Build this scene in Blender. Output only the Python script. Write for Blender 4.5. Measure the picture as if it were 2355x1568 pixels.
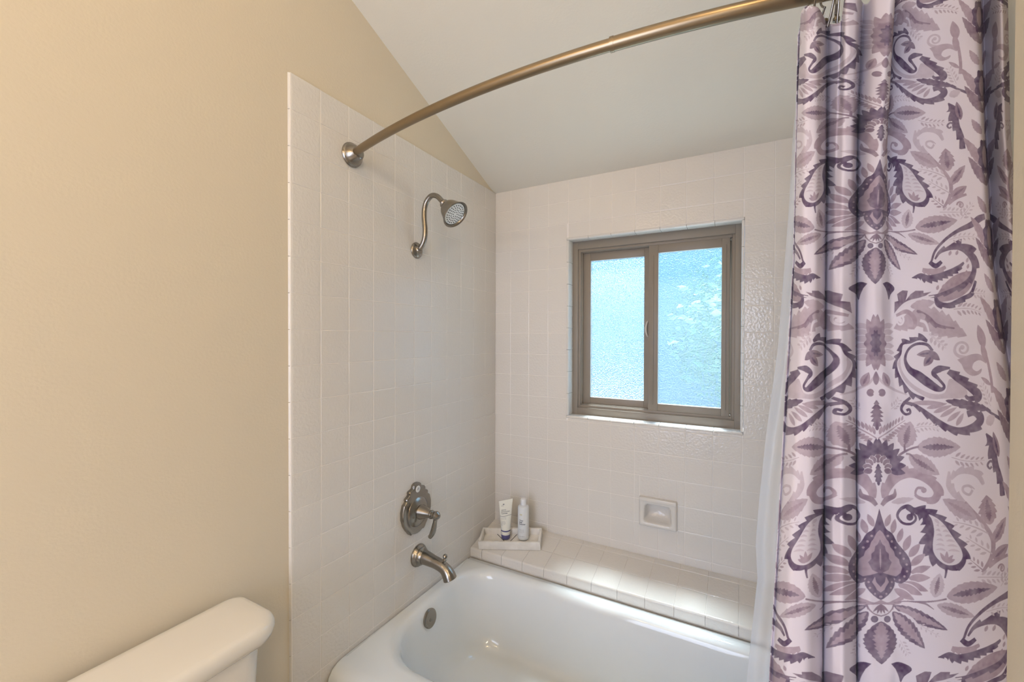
import bpy, bmesh, math, random
import numpy as np
from mathutils import Vector, Matrix, Euler
PI=math.pi
random.seed(7)
for o in list(bpy.data.objects): bpy.data.objects.remove(o)
SC=bpy.context.scene
COL=SC.collection

# ------------------------------------------------------------------ camera
FPX=962.54
CAM=Vector((1.18,-1.9764,1.48))
_yaw,_pit,_rol=0.498899,-0.0090930,0.0023424
_F=Vector((-math.sin(_yaw)*math.cos(_pit),math.cos(_yaw)*math.cos(_pit),math.sin(_pit)))
_R0=Vector((math.cos(_yaw),math.sin(_yaw),0)); _U0=_R0.cross(_F)
_R=_R0*math.cos(_rol)+_U0*math.sin(_rol); _U=-_R0*math.sin(_rol)+_U0*math.cos(_rol)
cd=bpy.data.cameras.new('camera'); cam=bpy.data.objects.new('camera',cd); COL.objects.link(cam)
M=Matrix((_R,_U,-_F)).transposed().to_4x4(); M.translation=CAM; cam.matrix_world=M
cd.sensor_fit='HORIZONTAL'; cd.sensor_width=36; cd.lens=36*FPX/2355; cd.clip_start=.02
SC.camera=cam

# ------------------------------------------------------------------ exposure
SC.view_settings.view_transform='Standard'; SC.view_settings.look='None'
SC.view_settings.gamma=1; SC.view_settings.use_curve_mapping=False
SC.view_settings.exposure=0.29

# ------------------------------------------------------------------ sky
W=bpy.data.worlds.new('sky'); SC.world=W; W.use_nodes=True
nt=W.node_tree; nt.nodes.clear()
wo=nt.nodes.new('ShaderNodeOutputWorld'); bg=nt.nodes.new('ShaderNodeBackground')
tc=nt.nodes.new('ShaderNodeTexCoord'); sx=nt.nodes.new('ShaderNodeSeparateXYZ'); rp=nt.nodes.new('ShaderNodeValToRGB')
nt.links.new(tc.outputs['Generated'],sx.inputs[0]); nt.links.new(sx.outputs['Z'],rp.inputs[0])
rp.color_ramp.elements[0].position=0.0; rp.color_ramp.elements[0].color=(.50,.77,1.0,1)
rp.color_ramp.elements[1].position=.35; rp.color_ramp.elements[1].color=(.36,.66,1.0,1)
nt.links.new(rp.outputs[0],bg.inputs[0]); bg.inputs[1].default_value=5.0
nt.links.new(bg.outputs[0],wo.inputs[0])

# ------------------------------------------------------------------ sun, room lamps and added fill lights
def light(name,kind,loc,energy,color,size=None,size_y=None,target=None,angle=None):
    l=bpy.data.lights.new(name,kind); l.energy=energy; l.color=color
    if kind=='AREA':
        l.shape='RECTANGLE'; l.size=size; l.size_y=size_y or size
    elif kind=='POINT': l.shadow_soft_size=size
    elif kind=='SUN': l.angle=angle
    o=bpy.data.objects.new(name,l); COL.objects.link(o); o.location=loc
    if target is not None:
        o.rotation_euler=(Vector(target)-Vector(loc)).to_track_quat('-Z','Y').to_euler()
    return o
light('hazy_sun','SUN',(1.2,4,6),26.0,(.90,.97,1.0),target=(1.2+.12,4-1.0,6-3.2),angle=math.radians(14))
# warm vanity bulbs, added warm fill points for the left wall, a ceiling globe above the camera, an added cool area fill behind the camera
for k in range(3): light('vanity_bulb','POINT',(1.95,-2.7-.2*k,2.25),7,(1.0,.86,.64),size=.05)
for k in range(3): light('warm_rear_fill','POINT',(.28+.16*k,-3.0,2.45),4.2,(1.0,.72,.40),size=.06)
light('ceiling_globe','POINT',(1.56,-2.30,2.88),14,(1.0,.68,.36),size=.09)
light('cool_room_fill','AREA',(.75,-3.74,1.25),38,(.64,.75,1.0),size=1.2,size_y=1.7,target=(1.15,-1.0,1.15))

# ------------------------------------------------------------------ materials
def mat(name,col=(.8,.8,.8),rough=.5,metal=0,spec=.5,coat=0,noise=None,bump=None,sub=0,wear=None):
    m=bpy.data.materials.new(name); m.use_nodes=True; n=m.node_tree
    b=n.nodes['Principled BSDF']
    b.inputs['Base Color'].default_value=(*col,1); b.inputs['Roughness'].default_value=rough
    b.inputs['Metallic'].default_value=metal; b.inputs['Specular IOR Level'].default_value=spec
    b.inputs['Coat Weight'].default_value=coat
    t=n.nodes.new('ShaderNodeTexCoord')
    if noise:  # (scale, amount, colour2)
        x=n.nodes.new('ShaderNodeTexNoise'); x.inputs['Scale'].default_value=noise[0]; x.inputs['Detail'].default_value=4
        n.links.new(t.outputs['Object'],x.inputs['Vector'])
        r=n.nodes.new('ShaderNodeValToRGB'); r.color_ramp.elements[0].position=.5-noise[1]; r.color_ramp.elements[1].position=.5+noise[1]
        r.color_ramp.elements[0].color=(*col,1); r.color_ramp.elements[1].color=(*noise[2],1)
        n.links.new(x.outputs['Fac'],r.inputs[0]); n.links.new(r.outputs[0],b.inputs['Base Color'])
    if bump:   # (scale, strength, distance)
        x=n.nodes.new('ShaderNodeTexNoise'); x.inputs['Scale'].default_value=bump[0]; x.inputs['Detail'].default_value=2
        n.links.new(t.outputs['Object'],x.inputs['Vector'])
        p=n.nodes.new('ShaderNodeBump'); p.inputs['Strength'].default_value=bump[1]; p.inputs['Distance'].default_value=bump[2]
        n.links.new(x.outputs['Fac'],p.inputs['Height']); n.links.new(p.outputs[0],b.inputs['Normal'])
    return m
def world_bump(m,scale,strength,dist,detail=2):
    """bump laid out in world position, so neighbouring tiles differ"""
    n=m.node_tree; b=n.nodes['Principled BSDF']
    g=n.nodes.new('ShaderNodeNewGeometry'); x=n.nodes.new('ShaderNodeTexNoise')
    x.inputs['Scale'].default_value=scale; x.inputs['Detail'].default_value=detail
    n.links.new(g.outputs['Position'],x.inputs['Vector'])
    p=n.nodes.new('ShaderNodeBump'); p.inputs['Strength'].default_value=strength; p.inputs['Distance'].default_value=dist
    n.links.new(x.outputs['Fac'],p.inputs['Height']); n.links.new(p.outputs[0],b.inputs['Normal'])
    return m
PAINT=world_bump(mat('cream_wall_paint',(.685,.62,.50),.62,spec=.3),150,.13,.003,3)
CEIL=world_bump(mat('white_ceiling_paint',(.78,.755,.68),.7,spec=.2),120,.16,.003,3)
TILE=world_bump(mat('glazed_white_tile',(.715,.695,.665),.11,spec=.5),105,.5,.0022,1)
GROUT=mat('pale_grout',(.83,.80,.77),.8,bump=(400,.2,.001))
TUBM=mat('white_tub_enamel',(.77,.81,.835),.09,spec=.5,coat=.3)
CHINA=mat('vitreous_china',(.80,.77,.71),.12,spec=.5,coat=.3)
NICKEL=mat('brushed_nickel',(.31,.285,.25),.25,metal=1,bump=(300,.05,.0004))
BRONZE=mat('brushed_bronze_nickel',(.31,.245,.165),.32,metal=1,bump=(300,.05,.0004))
FRAME=mat('taupe_window_vinyl',(.27,.235,.195),.42,spec=.4)
LATCHM=mat('ivory_latch_plastic',(.62,.56,.50),.35)
WHITEP=mat('white_plastic',(.80,.80,.78),.35)
MARBLE=mat('pale_marble',(.86,.84,.80),.25,noise=(14,.12,(.74,.72,.68)),coat=.2)
INLAY=mat('dark_inlay',(.05,.045,.045),.4)
TUBEP=mat('cream_tube_plastic',(.80,.80,.73),.38)
NAVY=mat('navy_cap_plastic',(.11,.11,.27),.35)
INK=mat('dark_print_ink',(.10,.11,.15),.6)
INKL=mat('grey_print_ink',(.38,.39,.42),.6)
INKG=mat('gold_print_ink',(.68,.65,.50),.6)
BOTTLE=mat('milky_bottle_plastic',(.74,.77,.80),.3,coat=.1)
CAPW=mat('white_cap_plastic',(.80,.82,.86),.3)
BLACK=mat('black_nozzle_rubber',(.02,.02,.02),.6)
FLOORM=mat('beige_floor_tile',(.50,.45,.38),.4,noise=(6,.2,(.45,.40,.33)))
SCREENM=mat('sky_blue_screen',(.085,.15,.22),.9,bump=(60,.4,.01))  # sky blue and shade put into the colour, to tint the left pane
LEAFM=mat('tree_foliage',(.03,.10,.045),.6,noise=(9,.15,(.07,.17,.08)))
BARK=mat('tree_bark',(.16,.11,.07),.9)
LAWN=mat('pale_paving',(.40,.40,.38),.9,noise=(2,.2,(.33,.34,.31)))

# ------------------------------------------------------------------ mesh helpers
def mesh_obj(name,verts,faces,m,parent=None,smooth=True,ang=35,loc=None):
    me=bpy.data.meshes.new(name); me.from_pydata([tuple(v) for v in verts],[],[tuple(f) for f in faces]); me.validate()
    bm=bmesh.new(); bm.from_mesh(me); bmesh.ops.recalc_face_normals(bm,faces=bm.faces); bm.to_mesh(me); bm.free()
    if smooth:
        for p in me.polygons: p.use_smooth=True
        me.set_sharp_from_angle(angle=math.radians(ang))
    if m: me.materials.append(m)
    o=bpy.data.objects.new(name,me); COL.objects.link(o)
    if parent: o.parent=parent
    if loc: o.location=loc
    return o
def from_bm(name,bm,m,parent=None,ang=35):
    bmesh.ops.recalc_face_normals(bm,faces=bm.faces)
    me=bpy.data.meshes.new(name); bm.to_mesh(me); bm.free()
    for p in me.polygons: p.use_smooth=True
    me.set_sharp_from_angle(angle=math.radians(ang)); me.materials.append(m)
    o=bpy.data.objects.new(name,me); COL.objects.link(o)
    if parent: o.parent=parent
    return o
def box(bm,x0,x1,y0,y1,z0,z1,bev=0,seg=2):
    r=bmesh.ops.create_cube(bm,size=1)
    vs=r['verts']
    for v in vs: v.co=Vector(((x0+x1)/2+v.co.x*(x1-x0),(y0+y1)/2+v.co.y*(y1-y0),(z0+z1)/2+v.co.z*(z1-z0)))
    if bev:
        es=list({e for v in vs for e in v.link_edges})
        bmesh.ops.bevel(bm,geom=es,offset=bev,segments=seg,affect='EDGES',profile=.5)
def boxes(name,lst,m,parent=None,bev=0,seg=2):
    bm=bmesh.new()
    for b in lst: box(bm,*b,bev=bev,seg=seg)
    return from_bm(name,bm,m,parent)
def frame_from(axis):
    a=Vector(axis).normalized(); up=Vector((0,0,1)) if abs(a.z)<.95 else Vector((1,0,0))
    u=up.cross(a).normalized(); v=a.cross(u); return a,u,v
def lathe(origin,axis,prof,n=40,cap=True):
    """prof: (distance along axis, radius)"""
    a,u,v=frame_from(axis); o=Vector(origin); V=[];F=[]
    for d,r in prof:
        for i in range(n):
            t=2*PI*i/n; V.append(o+a*d+(u*math.cos(t)+v*math.sin(t))*max(r,1e-5))
    for k in range(len(prof)-1):
        for i in range(n):
            j=(i+1)%n; F.append((k*n+i,k*n+j,(k+1)*n+j,(k+1)*n+i))
    if cap:
        F.append(tuple(range(n))); F.append(tuple((len(prof)-1)*n+i for i in range(n)))
    return V,F
def catmull(P,n=8):
    P=[Vector(p) for p in P]; out=[]
    Q=[P[0]*2-P[1]]+P+[P[-1]*2-P[-2]]
    for i in range(1,len(Q)-2):
        for k in range(n):
            t=k/n; a,b,c,d=Q[i-1:i+3]
            out.append(.5*((2*b)+(c-a)*t+(2*a-5*b+4*c-d)*t*t+(3*b-a-3*c+d)*t**3))
    out.append(P[-1]); return out
def tube(path,rad,n=20,cap=True):
    """swept tube; rad a number or list matching path"""
    P=[Vector(p) for p in path]; R=rad if hasattr(rad,'__len__') else [rad]*len(P)
    V=[];F=[]; a,u,v=frame_from(P[1]-P[0])
    for k,p in enumerate(P):
        t=(P[min(k+1,len(P)-1)]-P[max(k-1,0)]).normalized()
        u=(u-t*u.dot(t)).normalized(); v=t.cross(u)
        for i in range(n):
            w=2*PI*i/n; V.append(p+(u*math.cos(w)+v*math.sin(w))*R[k])
    for k in range(len(P)-1):
        for i in range(n):
            j=(i+1)%n; F.append((k*n+i,k*n+j,(k+1)*n+j,(k+1)*n+i))
    if cap: F.append(tuple(range(n))); F.append(tuple((len(P)-1)*n+i for i in range(n)))
    return V,F
def join(*vf):
    V=[];F=[]
    for v,f in vf:
        o=len(V); V+=list(v); F+=[tuple(i+o for i in q) for q in f]
    return V,F
def tag(o,label=None,cat=None,group=None,kind=None):
    if label: o['label']=label
    if cat: o['category']=cat
    if group: o['group']=group
    if kind: o['kind']=kind
    return o
def empty(name,loc=(0,0,0),rot=None):
    o=bpy.data.objects.new(name,None); o.empty_display_size=.05; COL.objects.link(o); o.location=loc
    if rot is not None: o.rotation_euler=rot
    return o
def at_y(px,py,Y):
    """world point on the plane y=Y seen at photograph position (px,py)"""
    d=_F+_R*((px-1177.5)/FPX)-_U*((py-784)/FPX)
    return CAM+d*((Y-CAM.y)/d.y)

# ================================================================== STRUCTURE
S=.1095; G=.0019
Z0=1.48+.0217            # a grout line level with the lens
TOP=1.48+.7882           # top of tiling
SLOPE=.395
def ceil_z(y): return TOP-.002-SLOPE*y
RW=1.572
# floor
fl=boxes('floor',[(-.2,3.0,-3.9,.2,-.1,0)],FLOORM); tag(fl,'beige bathroom floor beneath tub and toilet','floor',kind='structure')
# ceiling (sloping up away from the window wall)
V=[];F=[]
for x in (-.2,3.0):
    for y,dz in ((.2,0),(-3.9,0),(-3.9,.1),(.2,.1)):
        V.append((x,y,ceil_z(y)+dz))
F=[(0,1,2,3),(4,5,6,7),(0,1,5,4),(1,2,6,5),(2,3,7,6),(3,0,4,7)]
ce=mesh_obj('ceiling',V,F,CEIL,smooth=False); tag(ce,'white textured ceiling sloping up from the window wall','ceiling',kind='structure')
# left wall
V=[(0,0.15,0),(0,-3.8,0),(0,-3.8,ceil_z(-3.8)+.05),(0,.15,ceil_z(.15)+.05)]
V+=[(-.12,y,z) for _,y,z in V]
wl=mesh_obj('wall_left',V,[(0,1,2,3),(4,5,6,7),(0,1,5,4),(1,2,6,5),(2,3,7,6),(3,0,4,7)],PAINT,smooth=False)
tag(wl,'cream painted left wall with white square tiles around the tub','wall',kind='structure')
# back wall with openings for the window and the recessed soap dish
WX0,WX1,WZ0,WZ1=.425,1.183,1.088,1.966
HX0,HX1,HZ0,HZ1=WX0-.012,WX1+.012,WZ0-.012,WZ1+.012
DX0,DX1,DZ0,DZ1=.776,.941,.618,.754
xs=sorted([-.12,DX0+.012,DX1-.012,HX0,HX1,RW+.12]); zs=sorted([0,DZ0+.012,DZ1-.012,HZ0,HZ1,TOP+.05])
cells=[]
for i in range(len(xs)-1):
    for k in range(len(zs)-1):
        cx=(xs[i]+xs[i+1])/2; cz=(zs[k]+zs[k+1])/2
        if HX0<cx<HX1 and HZ0<cz<HZ1: continue
        if DX0<cx<DX1 and DZ0<cz<DZ1: continue
        cells.append((xs[i],xs[i+1],.009,.16,zs[k],zs[k+1]))
wb=boxes('wall_back',cells,GROUT); tag(wb,'white tiled window wall behind the tub','wall',kind='structure')
wbg=boxes('tile_backing',[(a,b,.0010,.009,e,f) for a,b,c,d,e,f in cells],GROUT,wb)
# right alcove wall and the wall end near the camera
wr=boxes('wall_right',[(RW,RW+.12,-1.45,.15,0,3.0)],PAINT); tag(wr,'right wall of the tub alcove, hidden behind the curtain','wall',kind='structure')
wn=boxes('wall_right_near',[(1.389,3.0,-1.62,-1.44,0,3.2)],PAINT,bev=.004); tag(wn,'cream wall end at the right edge, in front of the curtain','wall',kind='structure')
wn.name='wall_front_right'
w5=boxes('wall_rear',[(-.12,3.1,-3.9,-3.8,0,4.1)],PAINT); tag(w5,'cream wall behind the camera','wall',kind='structure')
w6=boxes('wall_far_right',[(3.0,3.1,-3.9,-1.345,0,4.1)],PAINT); tag(w6,'cream room wall to the right of the camera','wall',kind='structure')

# ---- tiles
_tc={}
def tile_mesh(w,h,th):
    k=(round(w,4),round(h,4),round(th,4))
    if k in _tc: return _tc[k]
    a,b=w/2,h/2; V=[];F=[]
    for ins,z in ((0,-th),(0,-.0012),(.0006,-.0004),(.0020,0)):
        V+=[(-a+ins,-b+ins,z),(a-ins,-b+ins,z),(a-ins,b-ins,z),(-a+ins,b-ins,z)]
    for r in range(3):
        for i in range(4):
            j=(i+1)%4; F.append((r*4+i,r*4+j,r*4+4+j,r*4+4+i))
    F.append((12,13,14,15))
    me=bpy.data.meshes.new('tile'); me.from_pydata(V,[],F); me.update()
    me.materials.append(TILE); _tc[k]=me; return me
def place_tile(parent,center,e1,e2,w,h,th=.003,tilt=.0016,name='tile'):
    """tile lying in plane e1,e2 (metres), normal e1 x e2"""
    e1=Vector(e1);e2=Vector(e2);n=e1.cross(e2)
    o=bpy.data.objects.new(name,tile_mesh(w,h,th)); COL.objects.link(o); o.parent=parent
    m=Matrix((e1,e2,n)).transposed().to_4x4(); m.translation=Vector(center)+n*random.uniform(0,.00025)
    o.matrix_world=m@Euler((random.gauss(0,tilt),random.gauss(0,tilt),0)).to_matrix().to_4x4()
    return o
def subtract(r,h):
    x0,x1,z0,z1=r; a0,a1,b0,b1=h
    if x1<=a0 or x0>=a1 or z1<=b0 or z0>=b1: return [r]
    out=[]
    if x0<a0: out.append((x0,a0,z0,z1))
    if x1>a1: out.append((a1,x1,z0,z1))
    m0,m1=max(x0,a0),min(x1,a1)
    if z0<b0: out.append((m0,m1,z0,b0))
    if z1>b1: out.append((m0,m1,b1,z1))
    return out
def rects(xl,zl,holes):
    for i in range(len(xl)-1):
        for k in range(len(zl)-1):
            rs=[(xl[i],xl[i+1],zl[k],zl[k+1])]
            for h in holes: rs=[q for r in rs for q in subtract(r,h)]
            for q in rs:
                if q[1]-q[0]>.012 and q[3]-q[2]>.012: yield q
# back wall: surface at y=0
LEDGE_B=.488; 
xl=[0]+[.095+S*i for i in range(15)]; xl=[x for x in xl if x<RW-.01]+[RW]
zl=[Z0+S*k for k in range(-9,8)]; zl=[.46]+[z for z in zl if z>.49]; zl[-1]=TOP
for x0,x1,z0,z1 in rects(xl,zl,[(WX0-.010,WX1+.010,WZ0-.010,WZ1+.010),(DX0,DX1,DZ0,DZ1)]):
    place_tile(wb,((x0+x1)/2,0,(z0+z1)/2),(1,0,0),(0,0,1),x1-x0-G,z1-z0-G)
# left wall: surface proud of the paint by 8 mm at x=0 -> paint plane sits at -.008 behind the tiles
wl.location=(-.008,0,0)
yl=[0,-.1065]+[-.1065-S*(i+1) for i in range(9)]
zfull=[Z0+S*k for k in range(-14,8)]; zfull=[0]+[z for z in zfull if z>.03]; zfull[-1]=TOP
backing=boxes('tile_backing',[(-.001,.0070,-1.193,0,0,TOP-.001)],GROUT,wl)   # in wall_left space (shifted -.008)
def ltile(y0,y1,z0,z1,nm='tile'):
    o=place_tile(None,(0,(y0+y1)/2,(z0+z1)/2),(0,1,0),(0,0,1),abs(y1-y0)-G,z1-z0-G,name=nm)
    mw=o.matrix_world.copy(); o.parent=wl; mw.translation.x+=.008; o.matrix_world=mw
    return o
for i in range(len(yl)-1):
    for k in range(len(zfull)-1):
        if zfull[k+1]<.40 and yl[i]>-1.0: continue      # hidden behind the tub
        ltile(yl[i],yl[i+1],zfull[k],zfull[k+1])
# rounded bullnose tiles along the outer edge of the tiling
def bullnose_v(y_in,y_out,z0,z1):
    """vertical column piece with its outer (-y) edge rounded back to the wall"""
    r=.012; prof=[(0.006,y_in-.0009),(0.008,y_in-.0015)]
    prof+=[(.008,y_out+r)]
    for a in range(1,7):
        t=a/6*PI/2; prof.append((.008-r*(1-math.cos(t)) if False else .008-.0095*(1-math.cos(t)),y_out+r-r*math.sin(t)))
    V=[];F=[]; n=len(prof); zz=[z0+.0009,z0+.0016,z1-.0016,z1-.0009]; ins=[.0007,0,0,.0007]
    for z,s in zip(zz,ins):
        for x,y in prof: V.append((x-s,y,z))
    for r_ in range(3):
        for i in range(n-1): F.append((r_*n+i,r_*n+i+1,(r_+1)*n+i+1,(r_+1)*n+i))
    # back faces for solidity
    b=len(V)
    V+=[(-.0005,y_in,zz[0]),(-.0005,y_out,zz[0]),(-.0005,y_in,zz[3]),(-.0005,y_out,zz[3])]
    F+=[(b,b+1,b+3,b+2),tuple([b]+list(range(0,n))+[b+1]),tuple([b+2]+list(range(3*n,4*n))+[b+3])]
    return mesh_obj('bullnose_tile',V,F,TILE,wl,ang=22)
for k in range(len(zfull)-1): bullnose_v(yl[-1],-1.197,zfull[k],zfull[k+1])
# window reveal: bullnose pieces around the opening
def reveal(side):
    L=[]
    if side in 'LR':
        a,b=WZ0,WZ1
    else: a,b=WX0-.0105,WX1+.0105
    n=round((b-a)/S); cuts=[a+(b-a)*i/n for i in range(n+1)]
    for i in range(n):
        s0,s1=cuts[i]+.0007,cuts[i+1]-.0007
        # profile in (inward offset from opening edge, y)
        r=.010; prof=[(-.0105,.002),(-.0105,0.0),(-.007,-.0014)]
        for k in range(0,7):
            t=k/6*PI/2; prof.append((-r+r*math.sin(t),r-.0014-r*math.cos(t)+.0))
        prof+=[(0,.0615),(-.011,.0615)]
        V=[];n2=len(prof)
        for s in (s0,s1):
            for p,y in prof:
                if side=='L': V.append((WX0+p,y,s))
                elif side=='R': V.append((WX1-p,y,s))
                elif side=='T': V.append((s,y,WZ1-p))
                else: V.append((s,y,WZ0+p))
        F=[(j,(j+1)%n2,n2+(j+1)%n2,n2+j) for j in range(n2)]+[tuple(range(n2)),tuple(range(n2,2*n2))]
        mesh_obj('window_edge_tile',V,F,TILE,wb,ang=22)
for s in 'LRTB': reveal(s)

# ---- tiled ledge behind the tub
LF=-.243; LB=-.002; LZB=.480; LZF=.427
lg=boxes('trim_1',[(0.0,RW,LF+.004,0,.30,.420)],GROUT); tag(lg,'white tiled ledge running along the window wall behind the tub','ledge',kind='structure')
sl=(LZB-LZF)/(LB-LF)
V=[(0,LF+.004,.415),(RW,LF+.004,.415),(RW,0,.415),(0,0,.415),(0,LF+.004,LZF-.0015),(RW,LF+.004,LZF-.0015),(RW,0,LZB-.0015),(0,0,LZB-.0015)]
mesh_obj('mortar_bed',V,[(0,1,2,3),(4,5,6,7),(0,1,5,4),(1,2,6,5),(2,3,7,6),(3,0,4,7)],GROUT,lg,smooth=False)
lx=[0.0]+[.0675+.1115*i for i in range(15)]; lx=[x for x in lx if x<RW-.02]+[RW]
e2=Vector((0,1,sl)).normalized()
rows=[(LF+.106,LF+.208),(LF+.208,LB)]
for i in range(len(lx)-1):
    x0,x1=lx[i],lx[i+1]
    for y0,y1 in rows:
        yc=(y0+y1)/2; place_tile(lg,((x0+x1)/2,yc,LZF+sl*(yc-LF)),(1,0,0),e2,x1-x0-G,abs(y1-y0)-G)
    # front bullnose: top leg, rounded nose, face
    r=.010; prof=[(LF+.1055,LZF+sl*.1055-.003),(LF+.1052,LZF+sl*.1052),(LF+r,LZF+sl*r)]
    for k in range(1,6):
        t=k/6*PI/2; prof.append((LF+r-r*math.sin(t),LZF+sl*r-r+r*math.cos(t)))
    prof+=[(LF,LZF-r),(LF,.386),(LF+.006,.386)]
    V=[];n2=len(prof)
    for x,s in ((x0+.0009,.0006),(x0+.0017,0),(x1-.0017,0),(x1-.0009,.0006)):
        for y,z in prof: V.append((x,y+s,z-s))
    F=[(q*n2+j,q*n2+(j+1)%n2,(q+1)*n2+(j+1)%n2,(q+1)*n2+j) for q in range(3) for j in range(n2)]+[tuple(range(n2)),tuple(range(3*n2,4*n2))]
    mesh_obj('bullnose_tile',V,F,TILE,lg,ang=22)

# ================================================================== WINDOW
win=empty('window_1',(0,0,0)); tag(win,'taupe sliding window with two pebbled glass panes in the tiled wall','window',kind='structure')
def ring(x0,x1,z0,z1,w,y0,y1,wt=None,wb_=None,wr_=None):
    wt=wt or w; wb_=wb_ or w; wr_=wr_ or w
    return [(x0,x0+w,y0,y1,z0,z1),(x1-wr_,x1,y0,y1,z0,z1),(x0+w,x1-wr_,y0,y1,z1-wt,z1),(x0+w,x1-wr_,y0,y1,z0,z0+wb_)]
boxes('window_frame',ring(WX0-.003,WX1+.003,WZ0-.003,WZ1+.003,.030,.060,.15,wt=.042,wb_=.038,wr_=.026)
     +ring(.448,1.165,1.12,1.93,.016,.070,.145)
     +ring(.462,1.152,1.133,1.918,.007,.082,.14)+ring(.455,1.158,1.125,1.925,.024,.126,.142),FRAME,win,bev=.0012)
sL=boxes('window_sash',ring(.466,.815,1.136,1.915,.040,.100,.122,wt=.044,wb_=.038,wr_=.042),FRAME,win,bev=.0015)
sR=boxes('window_sash',ring(.799,1.140,1.133,1.918,.043,.072,.096,wt=.042,wb_=.036,wr_=.032),FRAME,win,bev=.0015)
boxes('window_sash_bead',[(.817,.822,.068,.073,1.165,1.865)],FRAME,sR,bev=.001).name='glazing_bead'
boxes('glazing_bead',[(1.121,1.126,.068,.073,1.165,1.885)],FRAME,sR,bev=.001)
# pebbled glass
GL=bpy.data.materials.new('pebbled_glass'); GL.use_nodes=True; n=GL.node_tree; n.nodes.clear()
out=n.nodes.new('ShaderNodeOutputMaterial')
geo=n.nodes.new('ShaderNodeNewGeometry')
vo=n.nodes.new('ShaderNodeTexNoise'); vo.inputs['Scale'].default_value=170; vo.inputs['Detail'].default_value=2; vo.inputs['Distortion'].default_value=.4
n.links.new(geo.outputs['Position'],vo.inputs['Vector'])
bp=n.nodes.new('ShaderNodeBump'); bp.inputs['Strength'].default_value=1; bp.inputs['Distance'].default_value=.0075
n.links.new(vo.outputs['Fac'],bp.inputs['Height'])
rf=n.nodes.new('ShaderNodeBsdfRefraction'); rf.inputs['IOR'].default_value=1.45; rf.inputs['Roughness'].default_value=.08; rf.inputs['Color'].default_value=(.92,.98,1,1)
n.links.new(bp.outputs[0],rf.inputs['Normal'])
tl=n.nodes.new('ShaderNodeBsdfTranslucent'); tl.inputs['Color'].default_value=(.88,.96,1,1); n.links.new(bp.outputs[0],tl.inputs['Normal'])
tr=n.nodes.new('ShaderNodeBsdfTransparent'); tr.inputs['Color'].default_value=(.90,.98,1,1)
gs=n.nodes.new('ShaderNodeBsdfGlossy'); gs.inputs['Roughness'].default_value=.15; n.links.new(bp.outputs[0],gs.inputs['Normal'])
m1=n.nodes.new('ShaderNodeMixShader'); m2=n.nodes.new('ShaderNodeMixShader'); m3=n.nodes.new('ShaderNodeMixShader')
m1.inputs[0].default_value=.12; n.links.new(rf.outputs[0],m1.inputs[1]); n.links.new(tl.outputs[0],m1.inputs[2])
m2.inputs[0].default_value=.30; n.links.new(m1.outputs[0],m2.inputs[1]); n.links.new(tr.outputs[0],m2.inputs[2])
m3.inputs[0].default_value=.05; n.links.new(m2.outputs[0],m3.inputs[1]); n.links.new(gs.outputs[0],m3.inputs[2])
n.links.new(m3.outputs[0],out.inputs[0])
def pane(x0,x1,z0,z1,y,par):
    return mesh_obj('window_pane',[(x0,y,z0),(x1,y,z0),(x1,y,z1),(x0,y,z1)],[(0,1,2,3)],GL,par,smooth=False)
pane(.500,.779,1.168,1.877,.111,sL); pane(.836,1.113,1.163,1.882,.084,sR)
# rim of glazing sealant round each pane
SEAL=mat('white_glazing_seal',(.72,.78,.78),.5)
boxes('glazing_seal',ring(.503,.776,1.171,1.874,.0035,.104,.110),SEAL,sL)
boxes('glazing_seal',ring(.839,1.111,1.166,1.879,.0035,.077,.083),SEAL,sR)
V,F=tube(catmull([(.793,.099,1.557),(.790,.090,1.552),(.786,.086,1.535),(.785,.085,1.521),(.786,.086,1.507),(.790,.090,1.490),(.793,.099,1.485)],4),.0042,10)
la=mesh_obj('window_latch',V,F,LATCHM,sL)

# ---- outside the window
yard=boxes('ground',[(-14,16,.4,16,-.4,-.3)],LAWN); tag(yard,'pale paved yard outside beyond the frosted window','ground',kind='structure')
nb=boxes('sky_screen_wall',[(-13,9,5.2,5.5,-.3,3.3),(-13,9,5.1,5.6,3.3,3.42)],SCREENM,bev=.01); tag(nb,'added blue grey screen wall outside, hiding bright sky behind the frosted left pane','wall',kind='structure')  # added wall that keeps the bright low sky out of the panes
def tree(x,y,h,r,label,group=None):
    t=empty('tree',(x,y,-.3)); tag(t,label,'tree',group)
    V,F=tube([(0,0,0),(.05,0,h*.35),(0,.05,h*.6)],[.12,.09,.06],10); mesh_obj('trunk',V,F,BARK,t)
    bm=bmesh.new(); rnd=random.Random(int(x*100))
    for i in range(2600):
        a=rnd.uniform(0,2*PI); c=rnd.uniform(-1,1); s=math.sqrt(1-c*c); q=rnd.uniform(.55,1)
        c0=Vector((math.cos(a)*s*r*q,math.sin(a)*s*r*q*.8,h*.62+c*r*q*.95))
        d=Vector((rnd.gauss(0,1),rnd.gauss(0,1),rnd.gauss(0,1))).normalized(); e=d.orthogonal().normalized(); w=rnd.uniform(.045,.085)
        vs=[bm.verts.new(c0+p) for p in (d*w,e*w*.5,-d*w,-e*w*.5)]; bm.faces.new(vs)
    f=from_bm('foliage',bm,LEAFM,t); return t
tree(1.45,4.0,3.0,1.15,'green leafy tree blurred behind the right frosted pane')

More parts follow.
